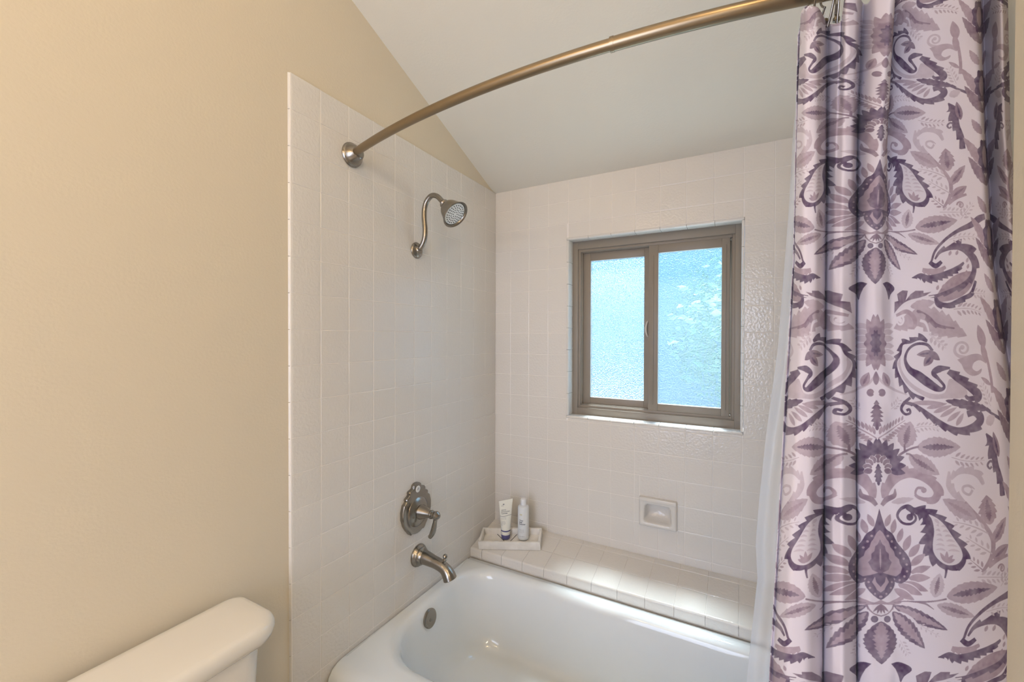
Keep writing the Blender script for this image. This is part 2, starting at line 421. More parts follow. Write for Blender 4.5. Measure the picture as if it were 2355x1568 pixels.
# ================================================================== BATHTUB
RIM=.392
tub=empty('bathtub',(RW/2,-.64,0)); tag(tub,'white enamel alcove bathtub in front of the tiled ledge','bathtub')
TX0,TX1,TY0,TY1=.003,RW-.003,-1.058,-.248
def rr(x0,x1,y0,y1,r,n=16):
    P=[]
    for cx,cy,a0 in ((x1-r[0],y1-r[0],0),(x0+r[1],y1-r[1],90),(x0+r[2],y0+r[2],180),(x1-r[3],y0+r[3],270)):
        rr_=r[[0,1,2,3][(a0//90)]]
        for i in range(n+1):
            a=math.radians(a0+90*i/n); P.append((cx+rr_*math.cos(a),cy+rr_*math.sin(a)))
    return P
rings=[]
def add(x0,x1,y0,y1,r,z): rings.append([(x,y,z) for x,y in rr(x0,x1,y0,y1,r if hasattr(r,'__len__') else [r]*4)])
e=.001
add(TX0,TX1,-1.03,TY1,e,.0); add(TX0,TX1,-1.035,TY1,e,.05); add(TX0,TX1,-1.045,TY1,e,.24)
add(TX0,TX1,-1.072,TY1,[e,e,.006,.006],.30); add(TX0,TX1,-1.076,TY1,[e,e,.008,.008],.345)
add(TX0,TX1,-1.072,TY1,[e,e,.010,.010],.366); add(TX0,TX1,-1.060,TY1,[e,e,.012,.012],.382); add(TX0,TX1,-1.040,TY1,[e,e,.012,.012],.3905)
add(TX0,TX1,-1.020,TY1,[e,e,.012,.012],RIM)
add(TX0+.004,TX1-.004,-1.012,-.262,[.006]*4,RIM); add(TX0+.007,TX1-.007,-1.006,-.274,[.008]*4,RIM)
R0=[.13,.16,.20,.16]
for ins,z in ((.0,RIM),(.006,.3915),(.014,.389),(.022,.383),(.028,.374),(.033,.360)):
    add(.036+ins,RW-.054-ins*1.2,-.962+ins*1.3,-.292-ins,[q-ins*.3 for q in R0],z)
for x0,x1,y0,y1,r,z in ((.076,1.405,-.912,-.332,[.13,.15,.18,.15],.30),(.092,1.36,-.902,-.343,[.13,.15,.17,.15],.22),
    (.110,1.30,-.890,-.355,[.13,.15,.16,.15],.15),(.130,1.25,-.875,-.368,[.13,.14,.15,.15],.105),(.165,1.20,-.850,-.395,[.12,.13,.14,.14],.078),
    (.22,1.13,-.80,-.44,[.10,.10,.10,.10],.066),(.33,1.0,-.72,-.52,[.05]*4,.063)):
    add(x0,x1,y0,y1,r,z)
V=[(x,y,z-.011*max(0,min(1,(y+.280)/.018))*(z>.386)) for r in rings for x,y,z in r]; N=len(rings[0]); F=[]
for k in range(len(rings)-1):
    for i in range(N):
        j=(i+1)%N; F.append((k*N+i,k*N+j,(k+1)*N+j,(k+1)*N+i))
F.append(tuple((len(rings)-1)*N+i for i in range(N)))
V=[(x-RW/2,y+.64,z) for x,y,z in V]
mesh_obj('basin',V,F,TUBM,tub,ang=40)
def loc(P): return [(p[0]-RW/2,p[1]+.64,p[2]) for p in P]
# overflow plate on the end wall
oc=Vector((.0715,-.646,.333)); oa=Vector((1,0,.16)).normalized()
V,F=lathe(oc,oa,[(-.004,.034),(.006,.0365),(.0095,.0360),(.012,.033),(.0128,.028),(.0132,.008),(.0132,.0)],48)
op=mesh_obj('overflow_plate',loc(V),F,NICKEL,tub); tag(op,'brushed nickel overflow plate')
V,F=lathe(oc+oa*.0128+Vector((0,-.004,-.004)),oa,[(0,.0062),(.0018,.0062),(.0024,.005),(.0010,.003),(.0010,.0)],20)
mesh_obj('screw',loc(V),F,NICKEL,op).matrix_parent_inverse=Matrix()
V,F=lathe((.27,-.63,.064),(0,0,1),[(0,.036),(.003,.036),(.004,.030),(.001,.027),(.001,.012),(.006,.011),(.007,0)],32)
mesh_obj('drain_cover',loc(V),F,NICKEL,tub)

# ================================================================== SHOWER FITTINGS
t=empty('shower_fixture',(0.0,-.641,1.838)); tag(t,'brushed nickel shower head on a curved arm high on the left tiled wall','shower head')
def rel(P,o): o=Vector(o); return [Vector(p)-o for p in P]
T0=(0.0,-.641,1.838)
V,F=lathe((.0,-.641,1.838),(1,0,0),[(0,.033),(.003,.0335),(.006,.032),(.010,.026),(.014,.018),(.019,.0145),(.022,.0140),(.022,.008)],40)
mesh_obj('wall_flange',rel(V,T0),F,NICKEL,t)
arm=catmull([(.012,-.641,1.840),(.026,-.641,1.850),(.042,-.641,1.876),(.047,-.641,1.915),(.042,-.641,1.965),(.044,-.641,2.005),(.056,-.641,2.034),(.080,-.641,2.051),(.106,-.641,2.046),(.128,-.641,2.027),(.148,-.641,2.003)],6)
V,F=tube(arm,.0105,20); mesh_obj('shower_arm',rel(V,T0),F,NICKEL,t)
ha=Vector((.74,-.03,-.67)).normalized(); ho=Vector((.140,-.641,2.013))
V,F=lathe(ho,ha,[(-.004,.011),(.0,.0165),(.006,.019),(.012,.0165),(.018,.018),(.021,.0245),(.028,.0320),(.038,.0380),(.050,.0425),(.062,.0465),(.071,.0505),(.077,.0535),(.081,.056),(.0835,.0570),(.085,.0555),(.083,.052),(.078,.049),(.074,.0475)],56,cap=False)
hb=mesh_obj('head_bell',rel(V,T0),F,NICKEL,t)
V,F=lathe(ho,ha,[(.070,.0475),(.0765,.047),(.0785,.045),(.0795,.030),(.080,.0)],56)
fp=mesh_obj('spray_face',rel(V,T0),F,WHITEP,t); tag(fp,'white spray face dotted with nozzles')
a,u,v=frame_from(ha); parts=[]
for rad,nn in ((.010,6),(.019,12),(.0285,18),(.038,22)):
    for i in range(nn):
        w=2*PI*(i+.3)/nn; c=ho+ha*.0790+(u*math.cos(w)+v*math.sin(w))*rad
        parts.append(lathe(c,ha,[(0,.0021),(.0022,.0017),(.0022,0)],8))
V,F=join(*parts); nz=mesh_obj('nozzle',rel(V,T0),F,BLACK,fp); nz['kind']='stuff'

# valve
t=empty('shower_valve',(0,-.650,.772)); T0=(0,-.650,.772)
tag(t,'brushed nickel shower valve with scalloped plate and lever handle above the tub spout','valve')
C0=Vector((0,-.650,.766))
# scalloped escutcheon outline (angle from up, radius)
pts=[(0,.113),(6,.112),(11,.108),(14,.098),(17,.0965),(27,.099),(30,.0965),(32,.088),(35,.087),(45,.0905),(48,.0885),(50,.0835),(55,.0835),(62,.088),(80,.087),(100,.086),(120,.087),(138,.090),(146,.092),(151,.096),(157,.099),(162,.094),(172,.096),(180,.097)]
out_=[(a,r) for a,r in pts]+[(360-a,r) for a,r in reversed(pts[1:-1])]
def outline(sc,x):
    return [C0+Vector((x,-math.sin(math.radians(a))*r*sc,math.cos(math.radians(a))*r*sc)) for a,r in out_]
V=[];Ls=[(1,.0),(1,.013),(.975,.0165),(.93,.018),(.70,.0185)]
for sc,x in Ls: V+=outline(sc,x)
n2=len(out_); F=[(k*n2+i,k*n2+(i+1)%n2,(k+1)*n2+(i+1)%n2,(k+1)*n2+i) for k in range(len(Ls)-1) for i in range(n2)]+[tuple(4*n2+i for i in range(n2))]
es=mesh_obj('escutcheon',rel(V,T0),F,NICKEL,t,ang=30)
V,F=lathe(C0+Vector((.0185,0,-.006)),(1,0,0),[(0,.060),(.002,.0585),(.006,.052),(.011,.042),(.014,.030),(.016,.024),(.030,.022)],48)
mesh_obj('centre_dome',rel(V,T0),F,NICKEL,t)
V,F=lathe(C0+Vector((.033,0,-.004)),(1,0,0),[(0,.028),(.003,.0300),(.012,.027),(.030,.021),(.044,.016),(.050,.0145),(.052,.017),(.056,.0178),(.060,.0165),(.062,.013),(.068,.013),(.072,.0165),(.079,.018),(.086,.0165),(.090,.012),(.094,.009),(.096,.004),(.0965,0)],40)
hd=mesh_obj('handle',rel(V,T0),F,NICKEL,t)
lv=catmull([(.110,-.650,.758),(.1075,-.650,.742),(.104,-.650,.724),(.098,-.650,.700),(.090,-.650,.682),(.080,-.650,.668)],5)
V,F=tube(lv,[.0085+(.0 if k<8 else 0)+.0025*math.sin(max(0,(k-8))/17*PI) if k>0 else .006 for k in range(len(lv))],16)
mesh_obj('lever',rel(V,T0),F,NICKEL,hd).matrix_parent_inverse=Matrix()
bc=C0+Vector((.0182,-.001,.0875))
V,F=lathe(bc,(1,0,0),[(0,.0135),(.0008,.0135),(.0012,.0125),(.0012,0)],32)
bd=mesh_obj('button_badge',rel(V,T0),F,WHITEP,es); tag(bd,'small round white badge')
V,F=tube([bc+Vector((.0016,-.006,-.002)),bc+Vector((.0016,-.001,.002)),bc+Vector((.0016,.004,.001))],.0011,6)
V2,F2=tube([bc+Vector((.0016,-.007,.005)),bc+Vector((.0016,0,.0075)),bc+Vector((.0016,.006,.005))],.0006,6)
V,F=join((V,F),(V2,F2)); 
k_=mesh_obj('arrow_mark',rel(V,T0),F,INK,t)
for yy,zz in ((-.018,.026),(-.040,-.014)):
    V,F=lathe(C0+Vector((.024,yy,zz)),(1,0,0),[(0,.005),(.006,.005),(.007,.003),(.005,0)],14); mesh_obj('screw',rel(V,T0),F,NICKEL,t)

# tub spout
T0=(0,-.630,.560); t=empty('tub_spout',T0); tag(t,'brushed nickel tub spout with a diverter knob over the left end of the bathtub','faucet')
V,F=lathe((0,-.630,.566),(1,0,0),[(0,.0455),(.004,.0460),(.010,.0435),(.016,.037),(.020,.0355),(.023,.0360),(.026,.0335),(.031,.031),(.036,.029)],44)
mesh_obj('wall_flange',rel(V,T0),F,NICKEL,t)
sp=catmull([(.020,-.630,.567),(.045,-.630,.565),(.075,-.630,.561),(.105,-.630,.557),(.130,-.630,.550),(.148,-.630,.539),(.160,-.630,.525),(.167,-.630,.511)],6)
rs=np.interp(range(len(sp)),[0,6,14,26,36,42],[.029,.0275,.0235,.0225,.0265,.0275])
V,F=tube(sp,list(rs),28); mesh_obj('spout_body',rel(V,T0),F,NICKEL,t)
d=(sp[-1]-sp[-2]).normalized()
V,F=lathe(sp[-1],d,[(-.001,.0250),(.0022,.0250),(.0022,.0205),(-.012,.019),(-.012,0)],28); mesh_obj('spout_outlet',rel(V,T0),F,NICKEL,t)
V,F=lathe((.139,-.630,.568),(.10,0,1),[(0,.007),(.010,.006),(.012,.0085),(.016,.0085),(.019,.005),(.021,.0050),(.024,.0085),(.029,.0100),(.034,.0080),(.0375,.003),(.038,0)],20)
mesh_obj('diverter_knob',rel(V,T0),F,NICKEL,t)

# ================================================================== CURTAIN ROD + RINGS
RZ=2.105
T0=(0,-.971,RZ); t=empty('curtain_rod',T0); tag(t,'curved brushed bronze shower curtain rod spanning the tub alcove','curtain rod')
def rod_y(x): return -.971-.119*(1-((x-RW/2)/(RW/2))**2)
for x,sg in ((0,1),(RW,-1)):
    V,F=lathe((x,-.971,RZ),(sg,0,0),[(0,.040),(.004,.0415),(.009,.040),(.012,.0365),(.016,.036),(.030,.026),(.040,.020),(.043,.0165),(.044,.012)],44)
    mesh_obj('wall_flange',rel(V,T0),F,NICKEL,t)
P1=[(x,rod_y(x),RZ) for x in np.linspace(.02,.94,40)]; P2=[(x,rod_y(x),RZ) for x in np.linspace(.935,RW-.02,26)]
V,F=tube(P1,.0128,24); mesh_obj('rod_tube',rel(V,T0),F,BRONZE,t)
V,F=tube(P2,.0145,24); mesh_obj('rod_sleeve',rel(V,T0),F,BRONZE,t)
x0=.9345; V,F=tube([(x0-.002,rod_y(x0-.002),RZ),(x0+.006,rod_y(x0+.006),RZ)],.0153,24); mesh_obj('rod_collar',rel(V,T0),F,BRONZE,t)

def ring_obj(x,ztilt,label,zt):
    o=empty('curtain_ring',(x,rod_y(x),RZ)); tag(o,label,'curtain ring','curtain rings on the rod')
    P=[]
    for i in range(25):
        a=math.radians(-60+ (300)*i/24); P.append((0,.0225*math.cos(a)*1.0,.0225*math.sin(a)+.0))
    P=[Vector(p) for p in P]
    P=[Vector((0,.012,-.050)),Vector((0,.020,-.032))]+P+[Vector((0,-.002,-.048)),Vector((0,.004,-.060)),Vector((0,.012,-.056))]
    V,F=tube(P,.0019,10); m=Matrix.Rotation(ztilt,3,'Z'); mesh_obj('wire_loop',[m@v for v in V],F,NICKEL,o)
    pr=[]
    for i,s in enumerate((-.008,0,.008)):
        c=Vector((s,0,.0195)); pr.append(lathe(c-Vector((.0035,0,0)),(1,0,0),[(0,.002),(.001,.0042),(.0035,.005),(.006,.0042),(.007,.002)],12))
    pr.append(lathe((0,.012,-.046),(0,0,1),[(-.004,.001),(-.002,.0055),(.003,.0055),(.006,.002)],12))
    for V,F in pr: mesh_obj('roller_bead',[m@v for v in V],F,NICKEL,o)
    return o
ring_obj(1.292,.2,'leftmost nickel ring on the rod, over the first curtain fold',0)
ring_obj(1.318,.5,'nickel roller ring in the gap between the first two curtain folds',0)
ring_obj(1.330,.0,'nickel roller ring just right of the gap ring, at the second curtain fold',0)
ring_obj(1.400,.3,'nickel ring where the flat curtain panel begins',0)
ring_obj(1.490,.2,'rightmost nickel ring, above the dark folds by the wall end',0)

# ================================================================== CURTAIN
# printed pattern, painted into an image by the script (u to the right of the mirror axis, v down, one repeat = 919)
TV=919; UA=2022; HW=380; RES=2
ax_t=([0,433,511,602,700,850,1000,1250,1568],[1970,1971,1971,1979,1990,2004,2015,2024,2028])
k_t=([0,433,602,900,1250,1568],[.75,.81,.86,.93,1,1])
v_t=([-120,0,300,433,600,900,1250,1568,3000],[-450,-276,159,339,548,887,1250,1568,3000])
def uv_of(px,py,near=False):
    k=np.interp(py,*k_t); ax=2013+(np.interp(py,[900,1250],[0,11])) if near else np.interp(py,*ax_t)
    return UA+(px-ax)/k, np.interp(py,*v_t)
IW,IH=HW*RES,TV*RES
IMG=np.zeros((IH,IW,3),np.float32)
CB=np.array((.83,.785,.86)); CL=np.array((.50,.41,.49)); CM=np.array((.365,.29,.365)); CDK=np.array((.215,.17,.25))
LL=CL*.55+CB*.45
IMG[:]=CB
def poly(P,c,a=1.0):
    """P in (u,v) units"""
    P=np.array(P,float); P[:,0]=(P[:,0]-UA)*RES; P[:,1]=P[:,1]*RES
    sh=math.floor(P[:,1].min()/IH)*IH; P[:,1]-=sh
    for off in (0,-IH):
        Q=P+np.array((0,off))
        x0=int(max(0,math.floor(Q[:,0].min())));x1=int(min(IW,math.ceil(Q[:,0].max())+1))
        y0=int(max(0,math.floor(Q[:,1].min())));y1=int(min(IH,math.ceil(Q[:,1].max())+1))
        if x1<=x0 or y1<=y0: continue
        X,Y=np.meshgrid(np.arange(x0,x1)+.5,np.arange(y0,y1)+.5); ins=np.zeros(X.shape,bool)
        for i in range(len(Q)):
            ax,ay=Q[i-1];bx,by=Q[i]
            if ay==by: continue
            c_=((Y>=min(ay,by))&(Y<max(ay,by))); ins^=c_&(X<ax+(Y-ay)*(bx-ax)/(by-ay))
        reg=IMG[y0:y1,x0:x1]; reg[ins]=reg[ins]*(1-a)+np.array(c)*a
class Z:
    """tracing frame: crop origin + zoom of the study crop -> pattern units"""
    def __init__(s,ox,oy,z,near=False): s.ox,s.oy,s.z,s.near=ox,oy,z,near
    def c(s,P,near=None):
        nr=s.near if near is None else near
        return [uv_of(s.ox+x/s.z,s.oy+y/s.z,nr) for x,y in P]
def leafpts(b,t,w,teeth=0,amp=.18,fat=.85,bend=0):
    b=np.array(b,float);t=np.array(t,float);d=t-b;L=np.hypot(*d);d/=L;nn=np.array((-d[1],d[0]));P=[]
    n=40
    for side in (1,-1):
        R=range(n+1) if side==1 else range(n,-1,-1)
        for i in R:
            s=i/n; h=math.sin(PI*s**fat)**.8 if 0<s<1 else 0
            m=1
            if teeth: f=(s*teeth)%1; m=1-amp*f
            P.append(b+d*L*s+nn*(side*h*w/2*m+bend*math.sin(PI*s)))
    return P
def smooth_line(P,n=6):
    P=[(p[0],p[1],0) for p in P]; return [(q.x,q.y) for q in catmull(P,n)]
def band(fr,P,Wd,c,teeth=0,side=1,amp=.5,near=None):
    n=6; L=smooth_line(P,n); W_=np.interp(np.linspace(0,len(P)-1,len(L)),range(len(P)),Wd)
    A=[];B=[];L=np.array(L)
    seg=np.r_[0,np.cumsum(np.hypot(*np.diff(L,axis=0).T))]; tot=seg[-1]
    # resample finely
    m=max(24,int(tot/6)); s=np.linspace(0,tot,m); X=np.interp(s,seg,L[:,0]);Y=np.interp(s,seg,L[:,1]);Q=np.interp(s,seg,W_)
    dx=np.gradient(X);dy=np.gradient(Y);l=np.hypot(dx,dy)+1e-9
    for i in range(m):
        e=Q[i]/2; f=1
        if teeth: f=1+amp*((i/(m-1)*teeth)%1)*2
        nx,ny=-dy[i]/l[i],dx[i]/l[i]
        fa=f if side==1 else 1; fb=f if side==-1 else 1
        A.append((X[i]+nx*e*fa,Y[i]+ny*e*fa)); B.append((X[i]-nx*e*fb,Y[i]-ny*e*fb))
    poly(fr.c(A+B[::-1],near),c)
def leaf(fr,b,t,w,c,core=None,teeth=0,near=None,halo=False,**k):
    if halo: poly(fr.c(leafpts(b,t,w*1.25),near),CB)
    poly(fr.c(leafpts(b,t,w,teeth,**k),near),c)
    if core is not None:
        b=np.array(b,float);t=np.array(t,float)
        poly(fr.c(leafpts(b+(t-b)*.12,b+(t-b)*.86,w*.36,9,.5),near),core)
def blob(fr,P,c,near=None): poly(fr.c(P,near),c)
def disc(fr,x,y,r,c,near=None,ry=None): poly(fr.c([(x+r*math.cos(a),y+(ry or r)*math.sin(a)) for a in np.linspace(0,2*PI,22)[:-1]],near),c)
def fern(fr,a,b,n,dl,c,near=None,bend=0,w=6):
    a=np.array(a,float);b=np.array(b,float);d=b-a;L=np.hypot(*d);d/=L;nn=np.array((-d[1],d[0]))
    f=lambda s:a+d*L*s+nn*bend*math.sin(PI*s)
    band(fr,[f(s) for s in (0,.33,.66,1)],[w,w,w*.7,w*.5],c,near=near)
    for i in range(n):
        s=(i+.8)/(n+.6); p=f(s); q=dl*(1-.45*s)
        for sg in (1,-1):
            e=p+nn*sg*q*.25; g=p+(nn*sg*.85+d*.62)*q
            leaf(fr,e,g,q*.34,c,near=near)
def spiral(fr,cx,cy,r,a0,turns,w,c,dr=1,near=None,dot=True):
    P=[];n=14
    for i in range(n+1):
        s=i/n; a=math.radians(a0)+dr*2*PI*turns*s; q=r*(1-.8*s); P.append((cx+q*math.cos(a),cy+q*math.sin(a)))
    band(fr,P,[w*(1-.2*i/n) for i in range(n+1)],c,near=near)
    if dot: disc(fr,P[-1][0],P[-1][1],w*.9,c,near)
z2=Z(1960,480,4.48); z3=Z(1960,760,4.48); z4=Z(1960,1050,4.48); z5=Z(1960,1300,5.85)
# --- plant at the right of the lower paisley
band(z4,[(1160,470),(1060,390),(1000,290),(1000,150)],[34,60,60,14],LL,teeth=3,side=1)
band(z4,[(1020,230),(1100,160),(1210,150),(1300,190),(1350,290)],[34,50,60,60,20],LL,teeth=5,side=-1,amp=.6)
band(z4,[(1250,330),(1210,390),(1150,360),(1150,310),(1210,300),(1260,340)],[26]*6,LL)
band(z4,[(1160,470),(1240,560),(1330,660),(1420,790),(1455,900),(1430,1040),(1340,1190)],[40,40,44,46,50,44,30],CL)
leaf(z4,(1280,640),(935,435),180,CL*.5+LL*.5,core=CL,teeth=6); leaf(z4,(1420,700),(1385,395),220,CL,core=CM,teeth=5,amp=.3)
leaf(z4,(1445,890),(1640,620),130,CL,core=CM,teeth=4); leaf(z4,(1450,1050),(1660,900),120,CL,core=CM)
band(z4,[(1400,1130),(1500,1060),(1650,1010)],[50,46,30],CL)
fern(z4,(1400,790),(1040,670),5,95,LL,bend=20,w=14); fern(z4,(1440,1000),(1170,830),4,90,LL,w=14); fern(z4,(1360,1180),(1215,1060),3,85,CL,w=12)
fern(z4,(1290,1240),(1640,1240),6,90,LL,w=12)
spiral(z4,1560,1150,50,180,1.2,22,CL)
# --- acanthus swirl over the paisley
band(z4,[(330,430),(350,330),(440,220),(580,170),(720,200),(840,280),(885,370),(840,440),(740,435),(660,390),(680,325),(745,330)],[60,90,110,95,85,90,85,70,36,24,22,26],CL,teeth=9,side=-1,amp=.30)
band(z4,[(300,500),(350,440),(430,400),(440,330)],[40,60,50,10],CM); leaf(z4,(400,470),(640,430),70,LL,teeth=4)
disc(z4,745,345,28,CL)
# --- paisley
pa_r=[(640,545),(760,560),(880,630),(990,740),(1075,860),(1135,960),(1140,1060),(1060,1125),(960,1120)]
band(z4,pa_r,[40,46,52,54,56,56,60,46,30],CDK,teeth=9,side=-1,amp=.85)
band(z4,[(560,520),(680,560),(780,640),(805,760),(795,880),(820,990),(890,1080),(980,1120)],[40,46,70,80,84,74,56,36],CDK,teeth=8,side=1,amp=.9)
body=smooth_line([(790,590),(870,630),(950,700),(1040,830),(1120,950),(1135,1040),(1080,1105),(980,1115),(890,1060),(835,970),(835,860),(850,760),(835,660),(790,590)],5)
blob(z4,body,CB*.93)
for i,y in enumerate((700,750,800,850,900,950)):
    w_=[40,60,75,90,105,118][i]; xc=[905,920,940,955,965,975][i]
    leaf(z4,(xc+12,y+18),(xc+w_+20,y+30),24,LL,bend=-12); leaf(z4,(xc-12,y+18),(xc-w_+0,y+8),24,LL,bend=12)
for x,y in ((975,990),(905,1005),(1040,1030),(970,1060),(1060,1075)): leaf(z4,(970,1090),(x,y-18),40,CL)
leaf(z4,(850,640),(900,690),30,LL)
band(z4,[(660,600),(650,560),(580,510),(500,540),(465,610),(520,680),(600,692),(655,650),(645,600),(600,590)],[10,30,40,34,28,26,26,26,26,30],CDK); disc(z4,595,622,36,CDK)
band(z4,[(960,1115),(968,1180),(955,1250)],[34,26,16],CDK); leaf(z4,(965,1160),(900,1115),26,CDK); leaf(z4,(970,1150),(1120,1165),34,CDK)
# --- petals round the medallion, then the medallion
for b,t_,w in (((340,720),(390,590),60),((410,790),(440,640),62),((470,880),(520,735),66),((535,970),(600,805),76),((585,1030),(700,895),80),((600,1120),(755,1000),80),((600,1195),(810,1130),78),((580,1250),(805,1245),84),((540,1290),(785,1385),78),((470,1310),(725,1425),88),((430,1360),(640,1475),80)):
    leaf(z4,b,t_,w,CL,halo=True,core=None)
band(z4,[(270,1500),(360,1530),(440,1500),(520,1440)],[70,60,60,30],CL,teeth=6,side=1)
med=[(270,520),(300,620),(345,740),(410,790),(460,880),(520,950),(575,1020),(605,1100),(605,1190),(575,1260),(510,1305),(440,1290),(385,1240),(300,1215),(200,1215),(200,520)]
blob(z4,smooth_line(med,3),CDK)
for x,y in ((365,815),(405,872),(442,935),(492,992),(532,1050),(562,1110),(566,1180),(540,1232),(488,1270),(430,1262)): disc(z4,x,y,27,CDK); disc(z4,x,y,12,CL)
blob(z4,[(285,755),(320,790),(345,840),(375,880),(390,930),(425,970),(440,1020),(480,1055),(490,1100),(515,1140),(500,1195),(450,1232),(380,1215),(300,1190),(200,1190),(200,755)],CL)
blob(z4,[(285,850),(310,900),(335,920),(345,970),(375,1000),(375,1050),(405,1085),(385,1130),(370,1165),(290,1205),(200,1205),(200,850)],CDK*.6+CM*.4); band(z4,[(285,950),(288,1060),(285,1160)],[12,22,12],CL)
blob(z4,smooth_line([(290,1200),(400,1230),(438,1300),(405,1380),(350,1440),(290,1475),(200,1475),(200,1200)],3),CDK)
for x,y in ((405,1290),(395,1350),(350,1410),(300,1440)): disc(z4,x,y,24,CDK); disc(z4,x,y,11,CL)
blob(z4,[(290,1225),(350,1240),(375,1290),(350,1330),(330,1370),(290,1400),(200,1400),(200,1225)],CL)
blob(z4,[(290,1215),(345,1235),(335,1290),(310,1320),(290,1345),(200,1345),(200,1215)],CDK)
# --- fan and leaves under the medallion
blob(z5,[(385,520),(560,530),(500,640),(385,680),(200,680),(200,520)],CB)
for t_ in ((385,600),(440,600),(490,575),(330,600)): leaf(z5,(385,520),(t_[0],t_[1]+50),34,CM)
band(z5,[(385,680),(470,650),(530,590),(560,520)],[16,16,18,24],CM)
for b,t_,w in (((560,540),(1285,870),190),((540,620),(980,1115),240)):
    leaf(z5,b,t_,w,CDK*.7+CM*.3,teeth=9,halo=True); leaf(z5,np.array(b)+(20,10),np.array(t_)*.93+np.array(b)*.07,w*.62,CL,teeth=9,amp=.5)
leaf(z5,(385,750),(385,1335),440,CDK*.8+CM*.2,teeth=10,amp=.12); leaf(z5,(385,760),(385,1270),250,CL*.6+CM*.4,teeth=9,amp=.45)
disc(z5,470,720,46,CDK); disc(z5,520,800,14,CB)
band(z5,[(560,500),(720,480),(900,490),(1100,480),(1270,450)],[12,14,26,20,24],CM)
band(z5,[(900,490),(1000,520),(1100,590)],[30,24,8],CM)
leaf(z5,(1110,430),(1180,105),210,LL,core=CM,teeth=7,amp=.2); leaf(z5,(1270,420),(1960,290),300,CL*.8+LL*.2,core=CDK*.6+CM*.4,teeth=8,amp=.12); leaf(z5,(1140,530),(1650,690),190,LL*.5+CL*.5,core=CM,teeth=7)
fern(z5,(880,780),(1180,960),4,60,LL); fern(z5,(640,1000),(760,1210),4,80,LL)
blob(z5,smooth_line([(520,1320),(620,1295),(760,1345),(800,1410),(700,1490),(650,1570),(620,1480),(580,1390)],3),CDK)
leaf(z5,(300,1568),(200,1420),120,CM,near=True)
# --- big comma paisley (right), traced higher up the cloth
leaf(z2,(1290,660),(850,960),220,CL*.7+CM*.3,teeth=0)
band(z2,[(860,910),(900,975),(1010,990),(1130,930),(1240,870),(1290,740)],[30,50,46,46,40,20],CDK,teeth=5,side=1,amp=.5)
band(z2,[(850,520),(900,450),(1000,405),(1100,395),(1190,440),(1255,520),(1275,610),(1240,700),(1150,780),(1000,850),(880,890),(790,900)],[18,26,44,70,78,66,54,44,44,34,26,14],CDK*.75+CM*.25,teeth=8,side=-1,amp=.75)
band(z2,[(815,540),(850,430),(940,320),(1060,230),(1200,170),(1300,110),(1400,80)],[22,26,30,40,64,80,60],CDK*.7+CM*.3)
band(z2,[(795,550),(860,590),(920,545)],[40,52,36],CDK)
band(z2,[(720,630),(800,645),(890,640),(960,595)],[40,56,56,24],CL,teeth=6,side=1,amp=.4)
band(z2,[(610,712),(700,690),(780,715),(880,700),(980,665),(1080,615),(1150,550)],[8,52,62,60,58,52,16],CDK,teeth=11,side=1,amp=.5)
for x,y in ((1000,455),(1070,450),(1190,525),(1200,590),(1180,655),(1130,700),(1060,745),(1000,780),(940,800),(882,810)): leaf(z2,(x-6,y+28),(x+8,y-24),30,CL)
blob(z2,[(430,880),(510,840),(570,845),(560,900),(545,950),(600,880),(650,845),(735,845),(735,870),(820,855),(760,895),(650,930),(540,985),(450,1040),(395,1090),(395,960),(450,950)],CDK*.5+CM*.5)
fern(z2,(1050,1035),(1370,1070),6,85,CL*.6+LL*.4,bend=-25); fern(z2,(1240,865),(1430,880),4,70,LL); fern(z2,(980,320),(1330,310),6,60,LL,bend=-30)
fern(z2,(1090,110),(1230,-60),4,70,LL); fern(z2,(790,1290),(970,1440),4,75,LL)
# --- acanthus leaf
band(z2,[(340,1180),(420,1070),(560,970),(700,930),(850,900)],[10,26,30,28,14],CB*.97)
leaf(z2,(620,1060),(1185,1310),300,CL*.55+LL*.45,teeth=7,amp=.28,fat=.75); band(z2,[(660,1060),(780,1120),(880,1200),(1060,1230)],[60,50,34,10],CM,teeth=5,side=1,amp=.5)
leaf(z2,(760,1100),(390,1235),190,CL*.55+LL*.45,teeth=5,amp=.3); band(z2,[(420,1100),(560,1060),(640,1130),(640,1220),(580,1225)],[30,46,46,30,14],CL)
leaf(z2,(600,1010),(860,960),110,CL*.5+LL*.5,teeth=4); band(z2,[(700,1150),(760,1180),(800,1290)],[30,26,16],CB)
spiral(z2,470,1150,58,-60,1.2,26,CB)
# --- sunburst on the axis
for y in (-60,10,80,160,230,290): leaf(z3,(300,y*.85+20),(465,y),66,LL,near=True,halo=True)
for a_ in (-60,-35,-10,15,40,65): pass
for t_ in ((330,-120),(260,-170),(340,370),(255,410)): leaf(z3,(235,120 if t_[1]<0 else 180),t_,100,CM*.5+CL*.5,near=True)
poly(z3.c([(235+115*math.cos(a)*(1+.1*math.cos(12*a)),135+180*math.sin(a)*(1+.06*math.cos(12*a))) for a in np.linspace(0,2*PI,90)],True),CM)
poly(z3.c([(235+55*math.cos(a)*(1+.2*math.cos(10*a)),130+130*math.sin(a)*(1+.1*math.cos(10*a))) for a in np.linspace(0,2*PI,80)],True),CDK)
